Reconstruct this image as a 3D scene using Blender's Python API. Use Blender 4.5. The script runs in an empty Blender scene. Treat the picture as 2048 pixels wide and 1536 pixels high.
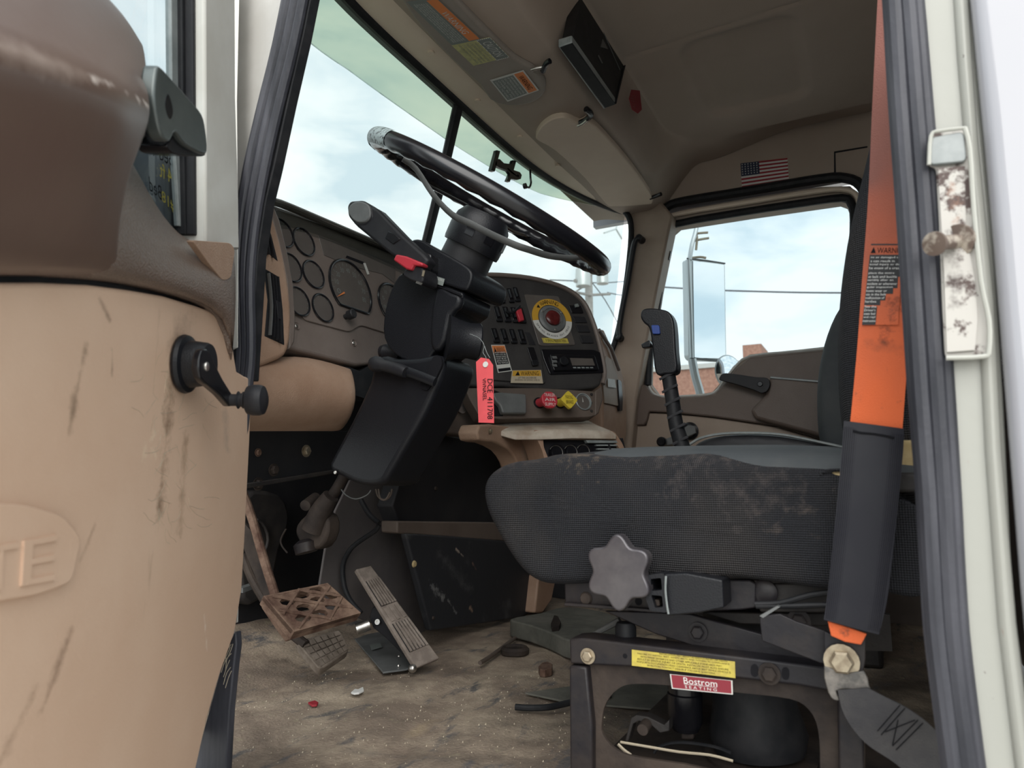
import bpy, bmesh, math, random
from mathutils import Vector, Matrix
from mathutils.geometry import tessellate_polygon
random.seed(7)
SC = bpy.context.scene
COL = SC.collection
# ------------------------------------------------------------------ camera
FPX = 1400.0; PITCH = math.radians(8.2); YAW = math.radians(27.5)
CAM = Vector((0, 0, .42))
_Fh = Vector((math.cos(YAW), math.sin(YAW), 0)); RT = Vector((math.sin(YAW), -math.cos(YAW), 0))
FW = _Fh * math.cos(PITCH) + Vector((0, 0, math.sin(PITCH))); UP = RT.cross(FW)
cd = bpy.data.cameras.new('camera'); cd.sensor_width = 36; cd.lens = FPX / 2048 * 36; cd.clip_start = .02; cd.clip_end = 500
cam = bpy.data.objects.new('camera', cd); COL.objects.link(cam)
cam.matrix_world = Matrix(((RT.x, UP.x, -FW.x, CAM.x), (RT.y, UP.y, -FW.y, CAM.y), (RT.z, UP.z, -FW.z, CAM.z), (0, 0, 0, 1)))
cd.dof.use_dof = True; cd.dof.focus_distance = 1.5; cd.dof.aperture_fstop = 7.0
SC.camera = cam
# ------------------------------------------------------------------ sky and light
SC.view_settings.view_transform = 'Standard'; SC.view_settings.look = 'None'
SC.view_settings.exposure = 0.35; SC.view_settings.gamma = 1.0; SC.view_settings.use_curve_mapping = False
W = bpy.data.worlds.new('overcast_sky'); SC.world = W; W.use_nodes = True
nt = W.node_tree; nt.nodes.clear()
def N(nt, t, **k):
    n = nt.nodes.new(t)
    for a, b in k.items():
        if hasattr(n, a) and not isinstance(b, tuple): setattr(n, a, b)
    return n
tc = N(nt, 'ShaderNodeTexCoord'); mp = N(nt, 'ShaderNodeMapping'); mp.inputs['Scale'].default_value = (1.0, 1.0, 2.6)
no = N(nt, 'ShaderNodeTexNoise'); no.inputs['Scale'].default_value = 4.6; no.inputs['Detail'].default_value = 7; no.inputs['Roughness'].default_value = .52; no.inputs['Distortion'].default_value = .4
cr = N(nt, 'ShaderNodeValToRGB'); e = cr.color_ramp
e.elements[0].position = .36; e.elements[0].color = (.63, .735, .79, 1)
e.elements[1].position = .60; e.elements[1].color = (.95, .965, .955, 1)
m_ = e.elements.new(.47); m_.color = (.80, .865, .885, 1)
bg = N(nt, 'ShaderNodeBackground'); bg.inputs['Strength'].default_value = 1.5
wo = N(nt, 'ShaderNodeOutputWorld')
nt.links.new(tc.outputs['Generated'], mp.inputs['Vector']); nt.links.new(mp.outputs[0], no.inputs['Vector'])
nt.links.new(no.outputs['Fac'], cr.inputs[0]); nt.links.new(cr.outputs[0], bg.inputs[0]); nt.links.new(bg.outputs[0], wo.inputs[0])
sl = bpy.data.lights.new('veiled_sun', 'SUN'); sl.energy = 2.6; sl.angle = math.radians(60); sl.color = (1, .97, .93)
so = bpy.data.objects.new('veiled_sun', sl); COL.objects.link(so)
so.rotation_euler = Vector((.80, .34, -.62)).to_track_quat('-Z', 'Y').to_euler()
# ------------------------------------------------------------------ materials
MATS = {}
def mat(name, c, rough=.6, metal=0, c2=None, ns=6, bump=0, bs=200, spec=.4, detail=4, lo=.4, hi=.65, stretch=None, kind='noise', coat=0):
    if name in MATS: return MATS[name]
    m = bpy.data.materials.new(name); m.use_nodes = True; t = m.node_tree; b = t.nodes['Principled BSDF']
    b.inputs['Base Color'].default_value = (*c, 1); b.inputs['Roughness'].default_value = rough; b.inputs['Metallic'].default_value = metal
    b.inputs['Specular IOR Level'].default_value = spec
    if coat: b.inputs['Coat Weight'].default_value = coat
    tc = t.nodes.new('ShaderNodeTexCoord'); vec = tc.outputs['Object']
    if stretch:
        mp = t.nodes.new('ShaderNodeMapping'); mp.inputs['Scale'].default_value = stretch; t.links.new(vec, mp.inputs[0]); vs = mp.outputs[0]
    else: vs = vec
    if c2:
        n = t.nodes.new('ShaderNodeTexNoise'); n.inputs['Scale'].default_value = ns; n.inputs['Detail'].default_value = detail; n.inputs['Roughness'].default_value = .62
        r = t.nodes.new('ShaderNodeValToRGB'); r.color_ramp.elements[0].position = lo; r.color_ramp.elements[1].position = hi
        r.color_ramp.elements[0].color = (*c, 1); r.color_ramp.elements[1].color = (*c2, 1)
        t.links.new(vs, n.inputs['Vector']); t.links.new(n.outputs['Fac'], r.inputs[0]); t.links.new(r.outputs[0], b.inputs['Base Color'])
    if bump:
        bp = t.nodes.new('ShaderNodeBump'); bp.inputs['Strength'].default_value = bump; bp.inputs['Distance'].default_value = .002
        if kind == 'noise':
            n2 = t.nodes.new('ShaderNodeTexNoise'); n2.inputs['Scale'].default_value = bs; n2.inputs['Detail'].default_value = 3; t.links.new(vec, n2.inputs['Vector']); t.links.new(n2.outputs['Fac'], bp.inputs['Height'])
        elif kind == 'grain':
            n2 = t.nodes.new('ShaderNodeTexVoronoi'); n2.inputs['Scale'].default_value = bs; t.links.new(vec, n2.inputs['Vector']); t.links.new(n2.outputs['Distance'], bp.inputs['Height'])
        elif kind == 'weave':
            ws = []
            for ax in ((0, 1, 1), (0, 1, -1)):
                mm = t.nodes.new('ShaderNodeMapping'); mm.inputs['Scale'].default_value = (bs * .2, bs * ax[1], bs * ax[2])
                dt = t.nodes.new('ShaderNodeVectorMath'); dt.operation = 'DOT_PRODUCT'; dt.inputs[1].default_value = (1, 1, 1)
                si = t.nodes.new('ShaderNodeMath'); si.operation = 'SINE'
                t.links.new(vec, mm.inputs[0]); t.links.new(mm.outputs[0], dt.inputs[0]); t.links.new(dt.outputs['Value'], si.inputs[0]); ws.append(si)
            mx = t.nodes.new('ShaderNodeMath'); mx.operation = 'MULTIPLY'; t.links.new(ws[0].outputs[0], mx.inputs[0]); t.links.new(ws[1].outputs[0], mx.inputs[1])
            t.links.new(mx.outputs[0], bp.inputs['Height'])
        t.links.new(bp.outputs[0], b.inputs['Normal'])
    MATS[name] = m; return m
def glassmat(name, col, gl=.06):
    m = bpy.data.materials.new(name); m.use_nodes = True; t = m.node_tree; t.nodes.clear()
    a = t.nodes.new('ShaderNodeBsdfTransparent'); a.inputs[0].default_value = (*col, 1)
    g = t.nodes.new('ShaderNodeBsdfGlossy'); g.inputs['Roughness'].default_value = .02
    f = t.nodes.new('ShaderNodeLayerWeight'); f.inputs[0].default_value = .12
    k = t.nodes.new('ShaderNodeMath'); k.operation = 'MULTIPLY'; k.inputs[1].default_value = .22
    x = t.nodes.new('ShaderNodeMixShader'); o = t.nodes.new('ShaderNodeOutputMaterial')
    t.links.new(f.outputs['Fresnel'], k.inputs[0]); t.links.new(k.outputs[0], x.inputs[0]); t.links.new(a.outputs[0], x.inputs[1]); t.links.new(g.outputs[0], x.inputs[2]); t.links.new(x.outputs[0], o.inputs[0])
    return m
M = dict(
 tan=mat('door_tan_vinyl', (.52, .375, .285), .55, c2=(.575, .43, .33), ns=5, bump=.12, bs=260),
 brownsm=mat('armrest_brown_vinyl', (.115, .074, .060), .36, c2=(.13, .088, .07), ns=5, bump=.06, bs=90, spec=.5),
 brown=mat('door_brown_vinyl', (.15, .11, .088), .30, c2=(.17, .122, .098), ns=9, bump=.42, bs=430, kind='grain', spec=.9),
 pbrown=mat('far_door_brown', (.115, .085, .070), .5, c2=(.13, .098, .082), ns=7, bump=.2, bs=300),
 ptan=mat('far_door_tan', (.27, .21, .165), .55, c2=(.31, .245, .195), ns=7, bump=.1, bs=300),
 dtan=mat('dash_tan_plastic', (.30, .19, .13), .48, c2=(.36, .24, .17), ns=11, bump=.25, bs=420, kind='grain'),
 dust=mat('dusty_tan_plastic', (.33, .26, .20), .5, c2=(.52, .47, .40), ns=14, bump=.15, bs=300, lo=.35, hi=.7),
 dash=mat('dash_taupe_plastic', (.135, .108, .094), .5, c2=(.16, .13, .114), ns=10, bump=.15, bs=400, kind='grain'),
 face=mat('gauge_face', (.085, .074, .068), .35, c2=(.10, .088, .08), ns=20),
 panel=mat('switch_panel_charcoal', (.030, .028, .028), .5, c2=(.040, .038, .037), ns=14, bump=.1, bs=400),
 head=mat('headliner_taupe', (.35, .285, .235), .75, c2=(.38, .31, .26), ns=3, bump=.1, bs=500),
 header=mat('header_beige', (.68, .57, .46), .6, c2=(.72, .61, .50), ns=6, bump=.1, bs=400),
 visor=mat('visor_taupe', (.23, .20, .175), .6, c2=(.26, .225, .195), ns=8, bump=.12, bs=400),
 visorl=mat('visor_beige', (.54, .44, .35), .65, c2=(.57, .47, .375), ns=8, bump=.12, bs=400),
 black=mat('black_plastic', (.009, .0095, .012), .40, bump=.12, bs=500, kind='grain', spec=.28),
 blackm=mat('matte_black_plastic', (.013, .013, .016), .5, c2=(.022, .022, .024), ns=12, bump=.1, bs=400, spec=.28),
 gloss=mat('gloss_black_plastic', (.007, .007, .009), .24, spec=.5),
 greyp=mat('worn_grey_plastic', (.17, .19, .19), .33, c2=(.25, .27, .27), ns=25, spec=.6),
 grey=mat('mid_grey_plastic', (.10, .105, .105), .4, c2=(.13, .135, .135), ns=20, bump=.1, bs=400),
 rubber=mat('weatherstrip_rubber', (.024, .025, .032), .5, c2=(.080, .080, .095), ns=22, bump=.2, bs=150, stretch=(1, 1, .12), lo=.38, hi=.72, spec=.35),
 rubberd=mat('dark_rubber', (.011, .012, .014), .55, c2=(.02, .02, .022), ns=30, spec=.22),
 white=mat('cream_body_paint', (.36, .36, .325), .38, c2=(.40, .40, .365), ns=4, bump=.08, bs=60, coat=.2),
 whitej=mat('dirty_jamb_paint', (.40, .385, .36), .45, c2=(.46, .45, .425), ns=9, coat=.1),
 whiteo=mat('outer_body_paint', (.33, .33, .36), .3, coat=.4),
 chip=mat('bare_chipped_metal', (.44, .42, .39), .5, c2=(.06, .035, .03), ns=34, lo=.52, hi=.58, detail=6),
 door_white=mat('door_frame_paint', (.62, .61, .57), .4, c2=(.56, .545, .50), ns=9, coat=.1),
 chipd=mat('rusty_worn_pin', (.16, .12, .10), .5, .4, c2=(.45, .40, .34), ns=60, lo=.5, hi=.62),
 handle=mat('door_handle_metal', (.075, .088, .088), .28, .35, c2=(.11, .125, .12), ns=14, spec=.6),
 rust=mat('rusty_cast_iron', (.075, .038, .026), .85, c2=(.20, .13, .092), ns=30, bump=.9, bs=160, lo=.35, hi=.68),
 dustrub=mat('dusty_pedal_rubber', (.125, .10, .08), .85, c2=(.20, .165, .135), ns=45, bump=.5, bs=250),
 ribrub=mat('worn_ribbed_rubber', (.16, .13, .11), .7, c2=(.24, .20, .17), ns=40, bump=.4, bs=300),
 dark=mat('dark_dusty_steel', (.018, .016, .016), .6, c2=(.034, .029, .026), ns=16, bump=.3, bs=120),
 frame=mat('seat_frame_black_paint', (.011, .010, .013), .45, c2=(.036, .028, .024), ns=13, spec=.3, bump=.2, bs=110, lo=.45, hi=.8, detail=8),
 dirtsteel=mat('dirt_coated_steel', (.020, .016, .015), .7, c2=(.062, .047, .038), ns=11, spec=.2, bump=.5, bs=100, lo=.35, hi=.7, detail=8),
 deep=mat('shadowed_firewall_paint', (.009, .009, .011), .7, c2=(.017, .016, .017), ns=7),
 steel=mat('bright_steel', (.55, .53, .50), .35, 1, c2=(.38, .36, .33), ns=60),
 steelw=mat('worn_grey_steel', (.10, .095, .09), .5, .4, c2=(.22, .20, .18), ns=60, bump=.3, bs=150),
 scuffb=mat('scuffed_black_panel', (.020, .021, .024), .5, c2=(.085, .085, .085), ns=9, lo=.60, hi=.85, detail=9, bump=.15, bs=90, spec=.3),
 kick=mat('kick_panel_grey', (.11, .10, .10), .6, c2=(.14, .125, .12), ns=8),
 zinc=mat('zinc_bolt', (.40, .34, .25), .42, .7, c2=(.26, .21, .15), ns=90),
 knob=mat('satin_grey_knob', (.05, .045, .052), .32, .3, c2=(.085, .078, .082), ns=18, spec=.6),
 fabric=mat('seat_mesh_fabric', (.027, .028, .033), .8, c2=(.055, .050, .048), ns=4, bump=1.0, bs=1150, kind='weave', lo=.45, hi=.75, spec=.2),
 fabtop=mat('seat_smooth_fabric', (.034, .039, .043), .75, c2=(.048, .052, .054), ns=9, bump=.2, bs=600),
 foam=mat('yellow_foam', (.33, .25, .12), .9, c2=(.40, .31, .17), ns=30, bump=.5, bs=250),
 sleeve=mat('black_belt_sleeve', (.011, .011, .017), .42, c2=(.017, .017, .022), ns=10, bump=.35, bs=5, spec=.25),
 webb=mat('black_webbing', (.030, .029, .032), .75, c2=(.05, .047, .047), ns=20, bump=.5, bs=700),
 red=mat('red_plastic', (.42, .03, .045), .4), blue=mat('blue_plastic', (.02, .05, .22), .4),
 dred=mat('dark_red_lens', (.07, .010, .010), .25, c2=(.10, .014, .014), ns=60),
 yel=mat('yellow_plastic', (.62, .47, .04), .45, c2=(.50, .38, .04), ns=60),
 pink=mat('red_card', (.58, .075, .085), .7, c2=(.52, .065, .075), ns=30),
 s_white=mat('sticker_white', (.55, .55, .52), .5, c2=(.48, .48, .46), ns=30), s_grey=mat('sticker_grey', (.17, .19, .18), .5), s_orange=mat('sticker_orange', (.62, .20, .06), .5),
 s_amber=mat('sticker_amber', (.50, .28, .03), .5), s_yel=mat('sticker_yellow', (.52, .43, .07), .5, c2=(.38, .30, .07), ns=60), s_black=mat('sticker_black', (.015, .015, .017), .6),
 s_mar=mat('sticker_maroon', (.20, .018, .03), .4), s_red=mat('sticker_red', (.28, .02, .03), .6), s_navy=mat('sticker_navy', (.02, .028, .06), .6), s_pale=mat('sticker_pale_yellow', (.46, .44, .20), .6, c2=(.34, .33, .17), ns=70),
 s_beige=mat('sticker_beige', (.42, .36, .27), .5), ink=mat('dark_ink', (.010, .010, .012), .8, spec=.08), inkw=mat('white_ink', (.62, .62, .60), .6), inky=mat('yellow_ink', (.50, .40, .06), .6),
 brick=mat('red_brick_wall', (.30, .15, .11), .9, c2=(.40, .22, .16), ns=8, bump=.3, bs=20), conc=mat('pale_concrete', (.50, .48, .45), .9),
 gravel=mat('grey_gravel_yard', (.42, .40, .37), .95, c2=(.50, .48, .44), ns=3, bump=.6, bs=30, detail=8),
 wood=mat('weathered_pole_wood', (.30, .29, .28), .9, c2=(.38, .37, .36), ns=8), wire=mat('overhead_wire', (.12, .12, .13), .8),
 mirror=mat('mirror_silver', (.86, .90, .92), .03, 1), mframe=mat('mirror_frame_steel', (.55, .58, .58), .35, .5), dbrown=mat('dark_brown_panel', (.085, .064, .052), .6, c2=(.11, .085, .07), ns=8),
 matgreen=mat('grey_green_mat', (.085, .085, .072), .8, c2=(.14, .135, .115), ns=12, bump=.4, bs=80),
)
# glass, belt and floor get their own node trees
M['glass'] = glassmat('clear_glass', (.735, .765, .76)); M['tint'] = glassmat('green_tint_band_glass', (.54, .60, .535)); M['sglass'] = glassmat('side_glass', (.72, .765, .78))
def layered(name, base, layers, rough=.8, bumps=(), spec=.3):
    """base colour plus noise-masked layers of dirt: (colour, scale, lo, hi, stretch)"""
    m = bpy.data.materials.new(name); m.use_nodes = True; t = m.node_tree; b = t.nodes['Principled BSDF']
    b.inputs['Roughness'].default_value = rough; b.inputs['Specular IOR Level'].default_value = spec
    tc = t.nodes.new('ShaderNodeTexCoord'); cur = None
    for i, (c, s, lo, hi, st) in enumerate(layers):
        mp = t.nodes.new('ShaderNodeMapping'); mp.inputs['Scale'].default_value = st; mp.inputs['Location'].default_value = (i * 1.7, i * .9, i * 2.3)
        n = t.nodes.new('ShaderNodeTexNoise'); n.inputs['Scale'].default_value = s; n.inputs['Detail'].default_value = 9; n.inputs['Roughness'].default_value = .65
        mr = t.nodes.new('ShaderNodeMapRange'); mr.inputs[1].default_value = lo; mr.inputs[2].default_value = hi
        mx = t.nodes.new('ShaderNodeMix'); mx.data_type = 'RGBA'
        t.links.new(tc.outputs['Object'], mp.inputs[0]); t.links.new(mp.outputs[0], n.inputs['Vector']); t.links.new(n.outputs['Fac'], mr.inputs[0]); t.links.new(mr.outputs[0], mx.inputs[0])
        if cur is None: mx.inputs[6].default_value = (*base, 1)
        else: t.links.new(cur, mx.inputs[6])
        mx.inputs[7].default_value = (*c, 1); cur = mx.outputs[2]
    t.links.new(cur, b.inputs['Base Color'])
    prev = None
    for (s, st) in bumps:
        n = t.nodes.new('ShaderNodeTexNoise'); n.inputs['Scale'].default_value = s; n.inputs['Detail'].default_value = 6
        bp = t.nodes.new('ShaderNodeBump'); bp.inputs['Strength'].default_value = st; bp.inputs['Distance'].default_value = .004
        t.links.new(tc.outputs['Object'], n.inputs['Vector']); t.links.new(n.outputs['Fac'], bp.inputs['Height'])
        if prev: t.links.new(prev, bp.inputs['Normal'])
        prev = bp.outputs[0]
    if prev: t.links.new(prev, b.inputs['Normal'])
    return m
M['floor'] = layered('dirty_floor_mat', (.225, .175, .135), [((.42, .345, .26), 5, .45, .66, (1, 1, 1)), ((.10, .08, .065), 3.2, .47, .66, (1, 1, 1)), ((.10, .095, .095), 14, .56, .66, (.5, 1.4, 1)), ((.28, .24, .17), 30, .60, .72, (1, 1, 1)), ((.55, .50, .42), 190, .715, .74, (1, 1, 1)), ((.035, .03, .028), 130, .68, .72, (1, 1, 1))], .8, ((40, .5), (180, .6)))
M['tanworn'] = layered('scuffed_tan_vinyl', (.60, .415, .30), [((.65, .47, .35), 4, .4, .7, (1, 1, 1)), ((.19, .12, .075), 7, .63, .80, (2.2, 2.2, .32)), ((.68, .52, .38), 16, .68, .74, (1, 1, 1))], .5, ((300, .10), (9, .15)))
M['belt'] = layered('orange_belt_webbing', (.68, .135, .045), [((.38, .11, .07), 3.0, .52, .75, (1, 1, 1)), ((.16, .055, .035), 34, .62, .72, (1, 1, 1))], .75, ((900, .5),))
M['padpaint'] = layered('speckled_cream_paint', (.32, .32, .29), [((.28, .255, .22), 6, .55, .75, (3, 3, .25)), ((.10, .085, .075), 110, .685, .70, (1, 1, .6)), ((.25, .16, .12), 40, .68, .74, (1, 1, .4))], .4, ((50, .08),), .5)
# belt: dirtier and redder towards the top by height along the strap
def belt_gradient():
    m = M['belt']; t = m.node_tree; b = t.nodes['Principled BSDF']
    src = b.inputs['Base Color'].links[0].from_socket
    tc = t.nodes.new('ShaderNodeTexCoord'); sx = t.nodes.new('ShaderNodeSeparateXYZ'); mr = t.nodes.new('ShaderNodeMapRange')
    mr.inputs[1].default_value = .38; mr.inputs[2].default_value = .66
    mx = t.nodes.new('ShaderNodeMix'); mx.data_type = 'RGBA'; mx.inputs[7].default_value = (.21, .085, .068, 1)
    n = t.nodes.new('ShaderNodeTexNoise'); n.inputs['Scale'].default_value = 12; ad = t.nodes.new('ShaderNodeMath'); ad.operation = 'MULTIPLY_ADD'; ad.inputs[1].default_value = .18
    t.links.new(tc.outputs['Object'], n.inputs['Vector']); t.links.new(n.outputs['Fac'], ad.inputs[0]); t.links.new(tc.outputs['Object'], sx.inputs[0]); t.links.new(sx.outputs['Z'], ad.inputs[2])
    t.links.new(ad.outputs[0], mr.inputs[0]); t.links.new(mr.outputs[0], mx.inputs[0]); t.links.new(src, mx.inputs[6]); t.links.new(mx.outputs[2], b.inputs['Base Color'])
belt_gradient()
# ------------------------------------------------------------------ geometry helpers
def V(*a): return Vector(a)
def plane(p):
    if p[0] == 'X': return Vector((p[1], 0, 0)), Vector((1, 0, 0))
    if p[0] == 'Y': return Vector((0, p[1], 0)), Vector((0, 1, 0))
    if p[0] == 'Z': return Vector((0, 0, p[1])), Vector((0, 0, 1))
    return Vector(p[0]), Vector(p[1]).normalized()
def at(u, v, p):
    """the point of a real plane of the cab that the photograph shows at pixel u, v"""
    o, n = plane(p); d = FW * FPX + RT * (u - 1024) + UP * (768 - v)
    return CAM + d * ((o - CAM).dot(n) / d.dot(n))
def face_n(p):
    o, n = plane(p); return n if n.dot(CAM - o) > 0 else -n
LOC = {}
def wl(o): return LOC.get(o.name, Vector((0, 0, 0))) if o else Vector((0, 0, 0))
def tag(o, label=None, cat=None, group=None, kind=None):
    if label: o['label'] = label
    if cat: o['category'] = cat
    if group: o['group'] = group
    if kind: o['kind'] = kind
    return o
def thing(name, loc, label, cat, group=None):
    o = bpy.data.objects.new(name, None); COL.objects.link(o); o.location = loc; o.empty_display_size = .05
    LOC[o.name] = Vector(loc); return tag(o, label, cat, group)
def struct(name, loc=(0, 0, 0)):
    o = bpy.data.objects.new(name, None); COL.objects.link(o); o.location = loc; LOC[o.name] = Vector(loc); o['kind'] = 'structure'; return o
def make(name, verts, faces, m, parent=None, smooth=True, bevel=0, seg=2, sub=0, ang=35, label=None, slots=None, fmat=None):
    vs = [Vector(v) for v in verts]
    if parent: org = wl(parent)
    else:
        cx = sum((v.x for v in vs)) / len(vs); cy = sum((v.y for v in vs)) / len(vs); org = Vector((cx, cy, min(v.z for v in vs)))
    me = bpy.data.meshes.new(name); me.from_pydata([v - org for v in vs], [], faces); me.validate(clean_customdata=False)
    bm = bmesh.new(); bm.from_mesh(me); bmesh.ops.remove_doubles(bm, verts=bm.verts, dist=1e-6); bmesh.ops.recalc_face_normals(bm, faces=bm.faces); bm.to_mesh(me); bm.free()
    if smooth:
        for p in me.polygons: p.use_smooth = True
        if not sub: me.set_sharp_from_angle(angle=math.radians(ang))
    for mm in (slots or [m]): me.materials.append(mm)
    o = bpy.data.objects.new(name, me); COL.objects.link(o)
    if parent: o.parent = parent
    else: o.location = org
    LOC[o.name] = org
    if bevel:
        b = o.modifiers.new('bevel', 'BEVEL'); b.width = bevel; b.segments = seg; b.limit_method = 'ANGLE'; b.angle_limit = math.radians(32)
    if sub:
        s = o.modifiers.new('sub', 'SUBSURF'); s.levels = sub; s.render_levels = sub
    if label: o['label'] = label
    return o
def polyslab(pts, ext, holes=()):
    """closed polygon(s) (3-D, planar) extruded by ext -> verts, faces"""
    loops = [list(pts)] + [list(h) for h in holes]; flat = [p for l in loops for p in l]
    n = len(flat); verts = flat + [p + ext for p in flat]; faces = []
    if holes:
        tris = tessellate_polygon(loops)
        for t in tris: faces.append(tuple(t)); faces.append(tuple(i + n for i in reversed(t)))
    else:
        faces.append(tuple(range(n))); faces.append(tuple(range(2 * n - 1, n - 1, -1)))
    k = 0
    for l in loops:
        L = len(l)
        for i in range(L): a, b = k + i, k + (i + 1) % L; faces.append((a, b, b + n, a + n))
        k += L
    return verts, faces
def slab(name, pts, ext, m, parent=None, holes=(), **k):
    v, f = polyslab(pts, ext, holes); return make(name, v, f, m, parent, **k)
def cat(pts, n=4, closed=True):
    """Catmull-Rom through 2-D or 3-D points"""
    P = [Vector(p) for p in pts]; L = len(P); out = []
    for i in range(L if closed else L - 1):
        p0 = P[(i - 1) % L] if closed or i > 0 else P[0]; p1 = P[i]; p2 = P[(i + 1) % L]; p3 = P[(i + 2) % L] if closed or i + 2 < L else P[-1]
        for j in range(n):
            t = j / n; out.append(.5 * ((2 * p1) + (p2 - p0) * t + (2 * p0 - 5 * p1 + 4 * p2 - p3) * t * t + (3 * p1 - p0 - 3 * p2 + p3) * t ** 3))
    if not closed: out.append(P[-1])
    return out
def rnd(pts, r=10, n=4):
    """polygon with rounded corners (px)"""
    P = [Vector(p) for p in pts]; L = len(P); out = []
    for i in range(L):
        a, b, c = P[i - 1], P[i], P[(i + 1) % L]; d1 = a - b; d2 = c - b; rr = min(r, d1.length * .45, d2.length * .45)
        s = b + d1.normalized() * rr; e = b + d2.normalized() * rr
        for j in range(n + 1):
            t = j / n; out.append((1 - t) ** 2 * s + 2 * t * (1 - t) * b + t * t * e)
    return out
def px(name, pts, p, th, m, parent=None, holes=(), vec=None, off=0, **k):
    """slab whose outline is read on plane p; thickness goes away from the viewer side"""
    n = face_n(p); P = [at(q[0], q[1], p) + n * off for q in pts]; H = [[at(q[0], q[1], p) + n * off for q in h] for h in holes]
    return slab(name, P, vec if vec is not None else -n * th, m, parent, H, **k)
def loft(name, rows, m, parent=None, closed=True, caps=True, **k):
    R = len(rows); L = len(rows[0]); v = [p for r in rows for p in r]; f = []
    for i in range(R - 1):
        for j in range(L if closed else L - 1):
            a, b = i * L + j, i * L + (j + 1) % L; f.append((a, b, b + L, a + L))
    if caps and closed: f.append(tuple(range(L))); f.append(tuple(range((R - 1) * L, R * L)))
    return make(name, v, f, m, parent, **k)
def sheet(name, rows, th, m, parent=None, **k):
    """open grid of points given thickness th (vector)"""
    R = len(rows); L = len(rows[0]); v = [p for r in rows for p in r]; nV = len(v); v = v + [p + th for p in v]; f = []
    for i in range(R - 1):
        for j in range(L - 1):
            a = i * L + j; q = (a, a + 1, a + 1 + L, a + L); f.append(q); f.append(tuple(x + nV for x in reversed(q)))
    bd = [j for j in range(L)] + [i * L + L - 1 for i in range(1, R)] + [(R - 1) * L + j for j in range(L - 2, -1, -1)] + [i * L for i in range(R - 2, 0, -1)]
    for i in range(len(bd)): a, b = bd[i], bd[(i + 1) % len(bd)]; f.append((a, b, b + nV, a + nV))
    return make(name, v, f, m, parent, **k)
def frame_of(ax):
    ax = Vector(ax).normalized(); a = ax.cross(Vector((0, 0, 1)) if abs(ax.z) < .9 else Vector((0, 1, 0))).normalized(); return a, ax.cross(a).normalized(), ax
def lathe(name, org, ax, prof, m, parent=None, n=24, **k):
    a, b, c = frame_of(ax); org = Vector(org); rows = []
    for r, h in prof: rows.append([org + c * h + (a * math.cos(t) + b * math.sin(t)) * max(r, 1e-5) for t in [2 * math.pi * i / n for i in range(n)]])
    return loft(name, rows, m, parent, **k)
def tubegeo(pts, r, n=10, flat=1.0, flatdir=None, closed=False):
    P = [Vector(p) for p in pts]; L = len(P); rows = []; prev = None
    for i, p in enumerate(P):
        if closed: d = (P[(i + 1) % L] - P[i - 1]).normalized()
        else: d = (P[min(i + 1, L - 1)] - P[max(i - 1, 0)]).normalized()
        if prev is None: a = (Vector(flatdir) if flatdir else (Vector((0, 0, 1)) if abs(d.z) < .9 else Vector((1, 0, 0))))
        else: a = prev
        a = (a - d * a.dot(d)).normalized(); b = d.cross(a); prev = a
        rr = r[i] if isinstance(r, (list, tuple)) else r
        rows.append([p + (a * math.cos(t) * flat + b * math.sin(t)) * rr for t in [2 * math.pi * j / n for j in range(n)]])
    return rows
def tube(name, pts, r, m, parent=None, n=10, flat=1.0, flatdir=None, closed=False, smooth_n=0, **k):
    if smooth_n:
        if isinstance(r, (list, tuple)): r = [r[min(i // smooth_n, len(r) - 1)] * (1 - (i % smooth_n) / smooth_n) + r[min(i // smooth_n + 1, len(r) - 1)] * (i % smooth_n) / smooth_n for i in range((len(pts) - 1) * smooth_n + 1)]
        pts = cat(pts, smooth_n, closed)
    rows = tubegeo(pts, r, n, flat, flatdir, closed)
    if closed: rows.append(rows[0])
    return loft(name, rows, m, parent, caps=not closed, **k)
def box(name, c, h, m, parent=None, R=None, **k):
    R = R or Matrix.Identity(3); c = Vector(c)
    v = [c + R @ Vector((x * h[0], y * h[1], z * h[2])) for x in (-1, 1) for y in (-1, 1) for z in (-1, 1)]
    return make(name, v, [(0, 1, 3, 2), (4, 6, 7, 5), (0, 4, 5, 1), (2, 3, 7, 6), (0, 2, 6, 4), (1, 5, 7, 3)], m, parent, **k)
def bolt(name, c, ax, r, m, parent=None, washer=True, **k):
    """hex head on a round washer"""
    a, b, c3 = frame_of(ax); c = Vector(c); v = []; f = []
    def ring(rad, h, n): s = len(v); v.extend([c + c3 * h + (a * math.cos(2 * math.pi * i / n) + b * math.sin(2 * math.pi * i / n)) * rad for i in range(n)]); return s
    def join(s, e, n):
        for i in range(n): f.append((s + i, s + (i + 1) % n, e + (i + 1) % n, e + i))
    if washer:
        s0 = ring(r * 1.45, 0, 18); s1 = ring(r * 1.45, r * .18, 18); join(s0, s1, 18); f.append(tuple(range(s1, s1 + 18)))
    h0 = ring(r, r * .15, 6); h1 = ring(r, r * .75, 6); h2 = ring(r * .8, r * .9, 6); join(h0, h1, 6); join(h1, h2, 6); f.append(tuple(range(h2, h2 + 6)))
    return make(name, v, f, m, parent, smooth=False, **k)
_fc = {}
def textmesh(s):
    if s in _fc: return _fc[s]
    cu = bpy.data.curves.new('lettering', 'FONT'); cu.body = s; cu.resolution_u = 2; o = bpy.data.objects.new('lettering', cu); COL.objects.link(o)
    bpy.context.view_layer.update(); me = bpy.data.meshes.new_from_object(o.evaluated_get(bpy.context.evaluated_depsgraph_get()))
    vs = [v.co.copy() for v in me.vertices]; fs = [tuple(p.vertices) for p in me.polygons]; bpy.data.objects.remove(o); bpy.data.curves.remove(cu); bpy.data.meshes.remove(me)
    _fc[s] = (vs, fs); return _fc[s]
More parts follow.
